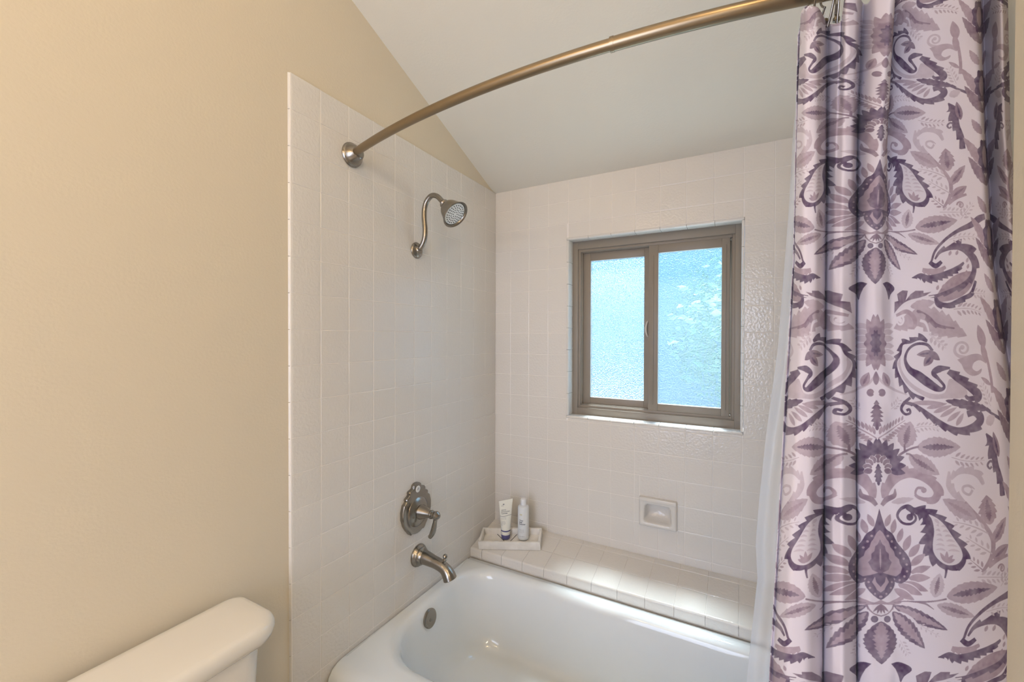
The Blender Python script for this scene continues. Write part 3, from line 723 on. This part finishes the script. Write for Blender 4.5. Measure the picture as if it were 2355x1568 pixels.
# --- long comma paisley left of centre panel
blob(z3,smooth_line([(480,260),(500,400),(590,520),(700,600),(820,650),(950,640),(1000,500),(1090,540),(1180,620),(1150,690),(960,700),(800,700),(640,610),(520,500),(450,340)],4),LL)
band(z3,[(775,110),(690,85),(600,120),(505,140),(480,240),(435,320),(450,420),(520,545),(620,650),(745,695)],[30,30,28,26,26,26,26,28,30,16],CDK,teeth=11,side=1,amp=1.5)
band(z3,[(830,210),(770,145),(660,140),(575,200),(540,300),(590,400),(680,460),(770,530),(860,590),(920,605),(945,570),(890,500),(840,440),(900,395),(1010,385)],[30,32,28,26,34,60,88,92,74,40,28,30,56,74,20],CDK)
band(z3,[(990,420),(1080,485),(1180,560),(1275,640),(1280,690),(1200,695),(1165,665)],[54,78,76,84,66,34,18],CDK*.8+CM*.2,teeth=5,side=-1,amp=.4)
leaf(z3,(850,225),(665,250),72,CM,core=CDK); leaf(z3,(830,250),(740,368),90,CM,core=CDK); leaf(z3,(790,215),(905,305),76,CDK*.5+CM*.5)
# --- feather below
for b,t_ in (((620,745),(940,745)),((770,800),(980,750)),((840,845),(1030,770)),((910,890),(1080,790)),((985,935),(1120,830)),((1080,980),(1150,850))): leaf(z3,b,t_,50,CL*.7+LL*.3)
band(z3,[(600,690),(530,750),(505,810),(545,860),(600,850),(590,810),(560,825)],[30,36,28,26,26,24,30],CDK)
band(z3,[(520,740),(620,755),(700,800),(800,875),(900,945),(1000,1000),(1110,1030),(1220,1010),(1300,960),(1320,900),(1260,850),(1190,870)],[28,28,36,50,56,58,66,78,84,70,56,50],CDK*.85+CM*.15,teeth=10,side=1,amp=.4)
leaf(z3,(960,720),(1480,825),110,CDK*.8+CM*.2,teeth=7,amp=.3); band(z3,[(1400,815),(1500,860),(1640,920)],[26,30,40],CDK)
# --- scrolls and leaves at the right
spiral(z3,1140,190,85,150,1.3,26,LL); band(z3,[(1062,170),(1060,220),(1100,262),(1200,290)],[26,30,34,50],LL)
blob(z3,smooth_line([(1085,300),(1230,245),(1350,250),(1430,340),(1340,305),(1265,325),(1240,385),(1290,420),(1355,390),(1335,440),(1240,468),(1165,420),(1130,350)],3),CL*.6+LL*.4)
band(z3,[(1330,-40),(1390,150),(1450,330),(1490,500),(1500,640)],[24,28,34,40,40],CL)
leaf(z3,(1430,330),(1360,120),80,CL); leaf(z3,(1400,180),(1320,-60),110,CL); fern(z3,(1470,780),(1340,540),5,80,LL); leaf(z3,(1480,560),(1340,480),50,CL)
leaf(z3,(1400,960),(1530,880),120,LL,teeth=4)
band(z3,[(1395,1060),(1465,1140),(1490,1250),(1530,1390),(1590,1540),(1620,1700)],[16,90,96,70,66,50],CDK*.8+CM*.2,teeth=5,side=1,amp=.6)
band(z3,[(1540,1440),(1500,1370),(1440,1345),(1405,1385),(1430,1420),(1460,1400)],[24,26,26,24,22,24],CDK*.7+CM*.3)
leaf(z3,(1570,1300),(1500,1040),90,CM,core=CDK)
# --- ferns and sprigs
fern(z3,(1030,1305),(1370,1335),6,85,CL*.6+LL*.4,bend=25); fern(z3,(640,1010),(910,1020),6,65,LL,bend=-30); fern(z3,(800,30),(975,175),4,70,LL)
# --- three leaves beside the crown
leaf(z3,(545,1210),(605,935),230,LL*.4+CL*.6,core=CM,teeth=6,amp=.2); leaf(z3,(680,1200),(1125,1200),220,LL*.4+CL*.6,core=CDK*.5+CM*.5,teeth=8,amp=.14); leaf(z3,(590,1290),(905,1485),180,LL*.4+CL*.6,core=CM,teeth=7,amp=.16)
band(z3,[(480,1290),(550,1245),(620,1215),(700,1195)],[26,24,20,22],CM); band(z3,[(548,1250),(545,1170)],[22,18],CM); band(z3,[(560,1268),(610,1280),(660,1330)],[22,20,14],CM)
# --- sprig, palm and crown on the axis
band(z3,[(235,450),(320,545),(450,610),(580,660)],[26,28,26,14],LL,near=True); leaf(z3,(380,575),(315,430),90,CL,near=True,core=CM); leaf(z3,(240,560),(240,420),60,CM,near=True)
disc(z3,300,640,40,CM,near=True); disc(z3,245,650,24,CB,near=True)
fern(z3,(400,810),(500,690),4,60,LL,near=True,bend=20)
leaf(z3,(248,1030),(245,715),150,CM*.6+CDK*.4,teeth=7,amp=.6,near=True); fern(z3,(262,1110),(560,925),8,110,CL,near=True,w=12)
for a_ in (0,16,33,51,70,88,104):
    a2=math.radians(a_-90); cx,cy=262,1400
    leaf(z3,(cx+110*math.cos(a2),cy+110*math.sin(a2)),(cx+300*math.cos(a2),cy+290*math.sin(a2)),84,CDK,halo=False)
for a_ in (0,26,52,80,105):
    a2=math.radians(a_-90); cx,cy=262,1420
    leaf(z3,(cx+60*math.cos(a2),cy+60*math.sin(a2)),(cx+150*math.cos(a2),cy+150*math.sin(a2)),62,CM,halo=True)
leaf(z3,(262,1600),(262,1370),90,CDK,teeth=5,amp=.5)
# --- motif filling the other mirror axis (seen only in the folds)
zz=Z(0,0,1)
def raw(P): return P
for v0 in (700,930,1160,1400):
    u=UA+HW
    for (b,t_,w,c) in (((u,v0+90),(u-60,v0),34,CM),((u,v0+40),(u-70,v0-60),36,CL),((u-10,v0-70),(u-40,v0-120),26,CL)):
        poly(leafpts(b,t_,w,6,.2),c); 
    poly([(u+26*math.cos(a)*(1+.12*math.cos(9*a)),v0+55*math.sin(a)*(1+.08*math.cos(9*a))) for a in np.linspace(0,2*PI,60)],CDK)
    poly([(u+12*math.cos(a),v0+34*math.sin(a)) for a in np.linspace(0,2*PI,30)],CL)
# watercolour variation inside the print, and softened edges
rng=np.random.default_rng(3)
def lowfreq(n,m):
    g=rng.random((n,m)); yi=np.linspace(0,n-1,IH); xi=np.linspace(0,m-1,IW)
    a=np.array([np.interp(xi,range(m),r) for r in g]); return np.array([np.interp(yi,range(n),a[:,j]) for j in range(IW)]).T
nz_=(lowfreq(60,26)*.6+lowfreq(150,66)*.4-.5)[...,None]
dk=np.clip((CB.mean()-IMG.mean(2,keepdims=True))/.5,0,1)
IMG+=nz_*dk*.26; IMG=np.clip(IMG,.02,.95)
for _ in range(1):
    IMG=(IMG+np.roll(IMG,1,0)+np.roll(IMG,-1,0))/3; p=np.pad(IMG,((0,0),(1,1),(0,0)),'edge'); IMG=(p[:,:-2]+p[:,1:-1]+p[:,2:])/3
full=np.concatenate([IMG[:,::-1],IMG],1)          # mirror about the axis; repeats horizontally with 2*HW
full=full[::-1]                                    # image rows start at the bottom
H_,W_=full.shape[:2]
px_=np.ones((H_,W_,4),np.float32); px_[...,:3]=full
px_[...,:3]=np.where(px_[...,:3]<=.0031308,px_[...,:3]*12.92,1.055*np.power(px_[...,:3],1/2.4)-.055)
im=bpy.data.images.new('damask_print',W_,H_); im.pixels.foreach_set(px_.ravel()); im.update(); im.pack()

CLOTH=bpy.data.materials.new('printed_curtain_cloth'); CLOTH.use_nodes=True; n=CLOTH.node_tree; b=n.nodes['Principled BSDF']
uvn=n.nodes.new('ShaderNodeUVMap'); uvn.uv_map='UVMap'; ti=n.nodes.new('ShaderNodeTexImage'); ti.image=im; ti.extension='REPEAT'; ti.interpolation='Linear'
n.links.new(uvn.outputs[0],ti.inputs[0]); n.links.new(ti.outputs[0],b.inputs['Base Color']); b.inputs['Roughness'].default_value=.8
b.inputs['Specular IOR Level'].default_value=.2; b.inputs['Sheen Weight'].default_value=.1
tl=n.nodes.new('ShaderNodeBsdfTranslucent'); n.links.new(ti.outputs[0],tl.inputs[0]); mx=n.nodes.new('ShaderNodeMixShader'); mx.inputs[0].default_value=.18
o_=n.nodes['Material Output']; n.links.new(b.outputs[0],mx.inputs[1]); n.links.new(tl.outputs[0],mx.inputs[2]); n.links.new(mx.outputs[0],o_.inputs[0])

ROWY=[-120,0,300,600,900,1250,1568,2750]
def r6(a): return [a[0]]+list(a)+[a[-1]]
cols=[ # u, depth towards the viewer (one or six values), photo x at y=0,300,600,900,1250,1568, top y
 (1776,[-.004]*6,[1836,1830,1824,1806,1787,1768],82),
 (1790,[-.012]*6,[1843,1836,1829,1812,1792,1776],60),
 (1800,[.012]*6,[1843,1832,1827,1815,1795,1782],26),
 (1830,[.034]*6,[1855,1850,1846,1838,1818,1808],13),
 (1880,[.034]*6,[1882,1880,1878,1872,1862,1858],16),
 (1904,[.010]*6,[1894,1897,1895,1892,1890,1888],40),
 (1912,[-.028]*6,[1901,1901,1899,1896,1894,1892],54),
 (1919,[-.006]*6,[1914,1908,1904,1900,1898,1896],56),
 (1930,[.006,.014,.016,.016,.016,.016],[1936,1922,1916,1913,1914,1914],52),
 (1934,[-.004,.016,.020,.020,.020,.020],[1938,1928,1922,1920,1922,1922],40),
 (1942,[.026]*6,[1944,1940,1936,1936,1938,1938],-20),
 (1958,[.022,.024,.018,.014,.012,.012],[1972,1962,1958,1958,1960,1960],-20),
 (1966,[.002]*6,[1978,1968,1966,1966,1967,1967],-4),
 (1971,[-.024]*6,[1984,1972,1970,1969,1970,1970],8),
 (1978,[-.004]*6,[1996,1977,1975,1973,1974,1974],10),
 (1998,[.022,.024,.010,.004,.003,.003],[2012,2000,1993,1994,1999,2002],-15),
 (2020,[.034,.034,.014,.005,.003,.002],[2046,2026,2011,2013,2022,2026],-25),
 (2040,[.030,.028,.012,.004,.002,.002],[2058,2040,2026,2031,2042,2046],-25),
 (2056,[.000,.002,.006,.002,.000,.000],[2057,2041,2036,2044,2058,2062],-10),
 (2074,[-.026,-.018,.000,.000,.000,.000],[2050,2036,2044,2058,2076,2080],-5),
 (2120,[-.014,-.012,.000,.000,.000,.000],[2066,2050,2066,2099,2122,2126],-10),
 (2200,[.000,.000,.002,.003,.002,.000],[2103,2110,2132,2174,2202,2206],-20),
 (2290,[.006,.006,.006,.005,.004,.004],[2171,2180,2209,2257,2292,2296],-30),
 (2345,[.010,.010,.010,.010,.004,.004],[2214,2224,2252,2291,2330,2336],-40),
 (2395,[.012,.014,.014,.006,.000,.000],[2247,2258,2275,2318,2346,2352],-40),
 (2412,[-.004,-.006,-.006,-.014,-.006,-.006],[2254,2263,2280,2324,2352,2358],-40),
 (2430,[-.040,-.042,-.040,-.030,-.020,-.012],[2258,2266,2284,2328,2356,2362],-40),
 (2470,[-.022,-.020,-.020,-.020,-.014,-.008],[2280,2288,2304,2345,2362,2368],-40),
 (2520,[.006,.004,.000,.000,.000,.000],[2304,2310,2330,2360,2370,2376],-40),
 (2560,[-.020]*6,[2318,2324,2345,2372,2380,2386],-40)]
YB=([-120,0,300,600,900,1250,1568,2750],[-1.044,-1.048,-1.058,-1.076,-1.100,-1.124,-1.142,-1.150])
NC=300; NR=170
ci=np.linspace(0,len(cols)-1,NC)
def gs(a,s):
    k=np.exp(-.5*(np.arange(-9,10)/s)**2); k/=k.sum(); return np.convolve(np.pad(a,9,'edge'),k,'valid')
U=gs(np.interp(ci,range(len(cols)),[c[0] for c in cols]),2.6)
TOPY=gs(np.interp(ci,range(len(cols)),[c[3] for c in cols]),1.8)
DEP=1.25*np.array([gs(np.interp(ci,range(len(cols)),[r6(c[1])[k] for c in cols]),2.2) for k in range(8)])
DEP*=np.array([1.5,1.5,1.35,1.15,1,1,1,1])[:,None]
PXC=np.array([gs(np.interp(ci,range(len(cols)),[r6(c[2])[k] for c in cols]),2.0) for k in range(8)])
V=[];UV=[];rw=np.linspace(0,1,NR)
def smoothstep_rows(y,tab):
    return [np.interp(y,ROWY,tab[:,j]) for j in range(NC)]
for i in range(NR):
    for j in range(NC):
        y=TOPY[j]+(2700-TOPY[j])*(rw[i]**1.25)
        px=np.interp(y,ROWY,PXC[:,j]); dp=np.interp(y,ROWY,DEP[:,j]); yb=np.interp(y,*YB)
        dp+=.0012*math.sin(y*.021+j*.11)+.0008*math.sin(y*.05-j*.2)
        p=at_y(px,y,yb-dp)
        if p.x>RW-.006: p.x=RW-.006
        V.append(p); vv=np.interp(y,*v_t); UV.append(((U[j]-UA)/(2*HW)+.5,-vv/TV))
F=[(i*NC+j,i*NC+j+1,(i+1)*NC+j+1,(i+1)*NC+j) for i in range(NR-1) for j in range(NC-1)]
me=bpy.data.meshes.new('shower_curtain'); me.from_pydata([tuple(v) for v in V],[],F); me.update()
ul=me.uv_layers.new(name='UVMap'); li=np.empty(len(me.loops),np.int32); me.loops.foreach_get('vertex_index',li)
ul.data.foreach_set('uv',np.array(UV,np.float32)[li].ravel())
for p in me.polygons: p.use_smooth=True
me.materials.append(CLOTH); cu=bpy.data.objects.new('shower_curtain',me); COL.objects.link(cu)
tag(cu,'shower curtain of white cloth printed with purple grey paisley and leaf damask','curtain')
md=cu.modifiers.new('thickness','SOLIDIFY'); md.thickness=.0009; md.offset=0

# liner
LIN=bpy.data.materials.new('clear_vinyl_liner'); LIN.use_nodes=True; n=LIN.node_tree; b=n.nodes['Principled BSDF']
b.inputs['Base Color'].default_value=(.95,.97,1.0,1); b.inputs['Roughness'].default_value=.22; b.inputs['Coat Weight'].default_value=.5
tr=n.nodes.new('ShaderNodeBsdfTransparent'); tl=n.nodes.new('ShaderNodeBsdfTranslucent'); tl.inputs[0].default_value=(.95,.97,1,1)
a1=n.nodes.new('ShaderNodeMixShader'); a2=n.nodes.new('ShaderNodeMixShader'); a1.inputs[0].default_value=.5; a2.inputs[0].default_value=.38
n.links.new(b.outputs[0],a1.inputs[1]); n.links.new(tl.outputs[0],a1.inputs[2]); n.links.new(a1.outputs[0],a2.inputs[1]); n.links.new(tr.outputs[0],a2.inputs[2])
n.links.new(a2.outputs[0],n.nodes['Material Output'].inputs[0])
ly=[46,250,320,500,650,800,1000,1150,1250,1330,1450,1568,1800]
lxp=[1838,1829,1823,1813,1801,1789,1762,1746,1738,1742,1729,1717,1700]
lyb=([20,250,650,1000,1300,1568,1800],[-.968,-.968,-.968,-.966,-.955,-.935,-.905])
V=[];NCL=60;NRL=120
for i in range(NRL):
    y=48+(1800-48)*i/(NRL-1); yb=np.interp(y,*lyb)
    for j in range(NCL):
        s=j/(NCL-1); p0=at_y(np.interp(y,ly,lxp),y,yb)
        x=p0.x+s*(.06+.00006*max(0,y-300)) ; wv=.012*math.sin(s*9+.3+y*.0009)+.004*math.sin(s*23+y*.004)+.003*math.sin(y*.02+s*5)
        V.append((x,yb+wv*min(1,s*4+.15),p0.z))
F=[(i*NCL+j,i*NCL+j+1,(i+1)*NCL+j+1,(i+1)*NCL+j) for i in range(NRL-1) for j in range(NCL-1)]
li_=mesh_obj('shower_liner',V,F,LIN); tag(li_,'translucent white plastic shower liner hanging inside the tub beside the curtain','curtain liner')
for p in li_.data.polygons: p.use_smooth=True

# ================================================================== SOAP DISH
T0=((DX0+DX1)/2,0,(DZ0+DZ1)/2); t=empty('soap_dish',T0); tag(t,'white ceramic recessed soap dish set in the window wall','soap dish')
cx,cz=T0[0],T0[2]; hw,hh=(DX1-DX0)/2-.001,(DZ1-DZ0)/2-.001
def rrz(hw,hh,r,n=8,top=0):
    P=[]
    for sx_,sz_,a0 in ((1,1,0),(-1,1,90),(-1,-1,180),(1,-1,270)):
        for i in range(n+1):
            a=math.radians(a0+90*i/n); P.append((sx_*(hw-r)+r*math.cos(a),sz_*(hh-r)+r*math.sin(a)))
    return P
rg=[]
for w_,h_,r_,y_,dz in ((hw,hh,.004,.003,0),(hw,hh,.005,-.008,0),(hw-.003,hh-.003,.007,-.013,0),(hw-.010,hh-.010,.010,-.0155,0),(hw-.017,hh-.021,.014,-.0145,-.004),(hw-.021,hh-.026,.015,-.010,-.005),(hw-.024,hh-.030,.016,.004,-.005),(hw-.030,hh-.034,.018,.028,-.004),(hw-.042,hh-.044,.015,.040,-.002),(.01,.005,.004,.042,0)):
    rg.append([(x*(1-.10*((z+hh)/(2*hh)) if w_<hw-.012 else 1),y_,z+dz) for x,z in rrz(w_,h_,r_)])
N=len(rg[0]); V=[p for r in rg for p in r]; F=[(k*N+i,k*N+(i+1)%N,(k+1)*N+(i+1)%N,(k+1)*N+i) for k in range(len(rg)-1) for i in range(N)]+[tuple((len(rg)-1)*N+i for i in range(N))]
mesh_obj('recessed_body',V,F,TILE,t,ang=50)
boxes('raised_lip',[(-hw+.001,hw-.001,-.019,-.006,hh-.020,hh-.001)],TILE,t,bev=.005,seg=3)

# ================================================================== TRAY, TUBE, BOTTLE
nrm=Vector((0,-sl,1)).normalized()
ang=math.radians(19.7); ex=Vector((math.cos(ang),math.sin(ang),0)); ex=(ex-nrm*ex.dot(nrm)).normalized(); ey=nrm.cross(ex)
def on_ledge(x,y): return Vector((x,y,LZF+sl*(y-LF)))
TM=Matrix((ex,ey,nrm)).transposed().to_4x4(); TM.translation=on_ledge(.0502,-.2412)+Vector((0,0,.0015))
tray=empty('tray'); tray.matrix_world=TM; tag(tray,'rectangular white marble tray in the corner of the ledge','tray')
TW,TD,TH,TT=.308,.114,.041,.011
boxes('tray_side',[(0,TW,0,TT,0,TH)],MARBLE,tray,bev=.001); boxes('tray_side',[(0,TW,TD-TT,TD,0,TH)],MARBLE,tray,bev=.001)
boxes('tray_side',[(0,TT,TT,TD-TT,0,TH)],MARBLE,tray,bev=.001); boxes('tray_side',[(TW-TT,TW,TT,TD-TT,0,TH)],MARBLE,tray,bev=.001)
boxes('tray_floor',[(TT,TW-TT,TT,TD-TT,0,.009)],MARBLE,tray)
def strip(x0,y0,x1,y1,w,z):
    d=Vector((x1-x0,y1-y0,0)).normalized(); nn=Vector((-d.y,d.x,0))*w/2
    return [Vector((x0,y0,z))+nn,Vector((x0,y0,z))-nn,Vector((x1,y1,z))-nn,Vector((x1,y1,z))+nn]
for a_ in ((.0755,TD-TT,.141,.029),(.178,TD-TT,.141,.029)):
    q=strip(*a_,.0028,.0096); V=q+[p-Vector((0,0,.0008)) for p in q]
    mesh_obj('inlay_line',V,[(0,1,2,3),(4,5,6,7),(0,1,5,4),(1,2,6,5),(2,3,7,6),(3,0,4,7)],INLAY,tray,smooth=False)

def text_obj(name,body,size,m,parent,mapf,xoff=0,zoff=0,bold=0,shear=0):
    c=bpy.data.curves.new(name,'FONT'); c.body=body; c.size=size; c.resolution_u=2; c.offset=bold; c.shear=shear
    o=bpy.data.objects.new(name,c); COL.objects.link(o); bpy.context.view_layer.update()
    dg=bpy.context.evaluated_depsgraph_get(); me=bpy.data.meshes.new_from_object(o.evaluated_get(dg))
    bpy.data.objects.remove(o)
    for v in me.vertices: v.co=mapf(v.co.x+xoff,v.co.y+zoff)
    me.materials.clear(); me.materials.append(m)
    r=bpy.data.objects.new(name,me); COL.objects.link(r); r.parent=parent; return r
def stand(x,y,zz):  # rotation so that local -Y faces the camera
    d=Vector((CAM.x-x,CAM.y-y)); return math.atan2(d.y,d.x)+PI/2
# point on the tray floor seen at the base of each container
def tray_pt(px,py):
    d=_F+_R*((px-1177.5)/FPX)-_U*((py-784)/FPX); o=TM@Vector((0,0,.0108)); return CAM+d*((o-CAM).dot(nrm)/d.dot(nrm))
# --- squeeze tube standing on its cap
p=tray_pt(1163,1236.5); tb=empty('cosmetic_tube',p,Euler((0,0,stand(p.x,p.y,0))))
tag(tb,'cream squeeze tube standing on its navy cap in the marble tray','tube')
NT=40
def tube_rad(z):  # half width, half depth
    t_=(z-.034)/(.190-.034); t_=max(0,min(1,t_)); return .0235+.0115*t_, .0215*(1-t_)+.0012
def tube_ring(z,shear=0):
    a_,b_=tube_rad(z); out=[]
    for i in range(NT):
        w=2*PI*i/NT; x=a_*math.cos(w); out.append((x,b_*math.sin(w),z+ (x/.035)*shear))
    return out
zs_=[.034,.036,.05,.07,.09,.11,.13,.15,.168,.180,.188,.193]
R_=[]
for z in zs_: R_.append(tube_ring(z,.007*max(0,(z-.034)/.16)))
V=[p_ for r in R_ for p_ in r]; F=[(k*NT+i,k*NT+(i+1)%NT,(k+1)*NT+(i+1)%NT,(k+1)*NT+i) for k in range(len(R_)-1) for i in range(NT)]+[tuple(range(NT)),tuple((len(R_)-1)*NT+i for i in range(NT))]
mesh_obj('tube_body',V,F,TUBEP,tb,ang=50)
V,F=lathe((0,0,0),(0,0,1),[(0,.0205),(.002,.0218),(.004,.0222),(.020,.0228),(.022,.0215),(.022,.019)],40); cp=mesh_obj('tube_cap',V,F,NAVY,tb); tag(cp,'navy blue cap')
V,F=lathe((0,0,0),(0,0,1),[(.0215,.0212),(.022,.0226),(.034,.0234),(.036,.0225)],40); mesh_obj('tube_collar',V,F,TUBEP,tb)
def tsurf(x,z,off=.0006):
    a_,b_=tube_rad(z); q=max(-.98,min(.98,x/a_)); zz=z+(x/.035)*.007*max(0,(z-.034)/.16); return Vector((x,-b_*math.sqrt(1-q*q)-off,zz))
def tband(name,z0,z1,m,wave=0,off=.0007):
    V=[];nn=33
    for z_ in (z0,z1):
        for i in range(nn):
            q=-1+2*i/(nn-1); x=tube_rad(z0)[0]*.97*q; V.append(tsurf(x,z_+wave*math.sin(q*2.6)-.0012*(1-q*q),off))
    return mesh_obj(name,V,[(i,i+1,nn+i+1,nn+i) for i in range(nn-1)],m,tb)
tband('printed_band',.040,.046,NAVY); tband('printed_line',.1165,.1180,INK,wave=.0018)
for s_,tx,z_,m_ in ((.0085,'GENTLE',.143,INK),(.0085,'EXFOLIATING',.1345,INK),(.0085,'CLEANSER',.126,INK),(.0052,'for normal skin',.108,INKL),(.0052,'hyaluronic acid',.1010,INKL),(.0042,'with aloe and',.090,INKL),(.0042,'gentle botanical',.085,INKL),(.0042,'smoothing beads',.080,INKL),(.0042,'daily face wash',.075,INKL),(.0042,'150 ml',.069,INKL)):
    text_obj('printed_text',tx,s_*.82,m_,tb,lambda x,z,zz=z_: tsurf(x-.0235,z+zz),bold=.00012)
text_obj('printed_text','avea',.0072,INK,tb,lambda x,z: tsurf(x-.0235,z+.165),shear=.3); 
blobv=[tsurf(-.0110+.004*math.cos(a)*(1+.5*math.cos(5*a)),.1735+.0025*math.sin(a)*(1+.5*math.cos(5*a))) for a in np.linspace(0,2*PI,31)[:-1]]
mesh_obj('leaf_mark',blobv,[tuple(range(30))],INK,tb,smooth=False)
# --- bottle
p=tray_pt(1203.5,1238); bt=empty('lotion_bottle',p,Euler((0,0,stand(p.x,p.y,0))))
tag(bt,'milky white lotion bottle with flip cap, right of the cream tube in the tray','bottle')
BR=.0275
V,F=lathe((0,0,0),(0,0,1),[(0,.022),(.001,.0245),(.005,BR),(.010,BR+.0005),(.158,BR+.0005),(.164,BR-.001),(.1675,BR-.005),(.169,.016),(.1705,.0125)],48)
mesh_obj('bottle_body',V,F,BOTTLE,bt)
V,F=lathe((0,0,0),(0,0,1),[(.1700,.0125),(.1705,.0135),(.186,.0137),(.1864,.0132),(.1868,.0137),(.1985,.0137),(.2010,.0120),(.2015,0)],36); cp=mesh_obj('flip_cap',V,F,CAPW,bt); tag(cp,'white flip cap')
def bsurf(x,z,off=.0007):
    a_=x/(BR+.0005); return Vector((math.sin(a_)*(BR+.0005+off),-math.cos(a_)*(BR+.0005+off),z))
for s_,tx,z_,m_,bo in ((.0105,'Clear',.0985,INK,.0002),(.0085,'Body',.0895,INK,.0004),(.0075,'Moisturizer',.0810,INK,.0003),(.0045,'daily lotion',.0745,INKL,0),(.0048,'fragrance free',.054,INKL,.0001),(.0045,'light hydrating',.048,INKL,0),(.0045,'body lotion with',.0435,INKL,0),(.0045,'oat extract',.039,INKL,0),(.005,'12 fl oz 355 ml',.0205,INKL,.0002)):
    text_obj('printed_text',tx,s_*.9,m_,bt,lambda x,z,zz=z_: bsurf(x-.0215,z+zz),bold=bo)
V=[bsurf(-.0125+.0075*math.cos(a),.130+.0042*math.sin(a)) for a in np.linspace(0,2*PI,25)[:-1]]
mesh_obj('printed_emblem',V,[tuple(range(24))],INKG,bt,smooth=False)

# ================================================================== TOILET
T0=(.0,-1.72,0); t=empty('toilet',T0); tag(t,'white ceramic toilet with its tank against the left wall','toilet')
def slab(x0,x1,y0,y1,zr,bow):
    """stack of rounded rectangles with a bowed front (+x) side; zr=(inset,z)"""
    V=[];n=12
    for ins,z in zr:
        P=rr(x0+ins*.4,x1-ins,y0+ins,y1-ins,[.055,.030,.030,.055],n)
        yc=(y0+y1)/2; hl=(y1-y0)/2
        V+= [(x+bow*(max(0,x-x0)/(x1-x0))*(1-((y-yc)/hl)**2),y,z) for x,y in P]
    N=4*(n+1); F=[(k*N+i,k*N+(i+1)%N,(k+1)*N+(i+1)%N,(k+1)*N+i) for k in range(len(zr)-1) for i in range(N)]+[tuple(range(N)),tuple((len(zr)-1)*N+i for i in range(N))]
    return V,F
LZ=.800
V,F=slab(.012,.200,-.375,.375,[(.020,LZ-.046),(.010,LZ-.046),(.004,LZ-.040),(.001,LZ-.030),(.0,LZ-.022),(.001,LZ-.014),(.005,LZ-.006),(.011,LZ-.002),(.020,LZ),(.06,LZ+.0005)],.028)
mesh_obj('tank_lid',V,F,CHINA,t,ang=50)
V,F=slab(.016,.180,-.350,.350,[(.05,.40),(.030,.405),(.020,.42),(.008,.60),(.002,LZ-.047),(.03,LZ-.0465)],.024)
mesh_obj('tank',V,F,CHINA,t,ang=50)
def oval(cx,rx,ry,z,n=40): return [(cx+rx*math.cos(2*PI*i/n),ry*math.sin(2*PI*i/n),z) for i in range(n)]
L=[oval(.36,.22,.12,0),oval(.36,.22,.115,.04),oval(.36,.17,.10,.14),oval(.40,.20,.13,.26),oval(.43,.25,.175,.36),oval(.44,.255,.182,.385),oval(.44,.25,.178,.395),oval(.44,.19,.125,.395),oval(.44,.15,.09,.30),oval(.42,.05,.04,.22)]
V=[p_ for r in L for p_ in r]; F=[(k*40+i,k*40+(i+1)%40,(k+1)*40+(i+1)%40,(k+1)*40+i) for k in range(len(L)-1) for i in range(40)]+[tuple(range(40)),tuple(9*40+i for i in range(40))]
mesh_obj('bowl',V,F,CHINA,t,ang=50)
boxes('bowl_neck',[(.03,.30,-.11,.11,.12,.402)],CHINA,t,bev=.02,seg=3)
L=[oval(.44,.256,.184,.396),oval(.44,.262,.188,.402),oval(.44,.262,.188,.420),oval(.44,.255,.182,.430),oval(.44,.1,.07,.433)]
V=[p_ for r in L for p_ in r]; F=[(k*40+i,k*40+(i+1)%40,(k+1)*40+(i+1)%40,(k+1)*40+i) for k in range(4) for i in range(40)]+[tuple(range(40)),tuple(4*40+i for i in range(40))]
mesh_obj('seat_cover',V,F,CHINA,t,ang=50)
V,F=lathe((.205,-.27,.70),(1,0,0),[(0,.014),(.010,.014),(.014,.010),(.015,0)],20); V2,F2=tube([(.222,-.27,.70),(.226,-.22,.695),(.226,-.17,.69)],[.006,.006,.007],10)
V,F=join((V,F),(V2,F2)); mesh_obj('flush_lever',V,F,NICKEL,t)
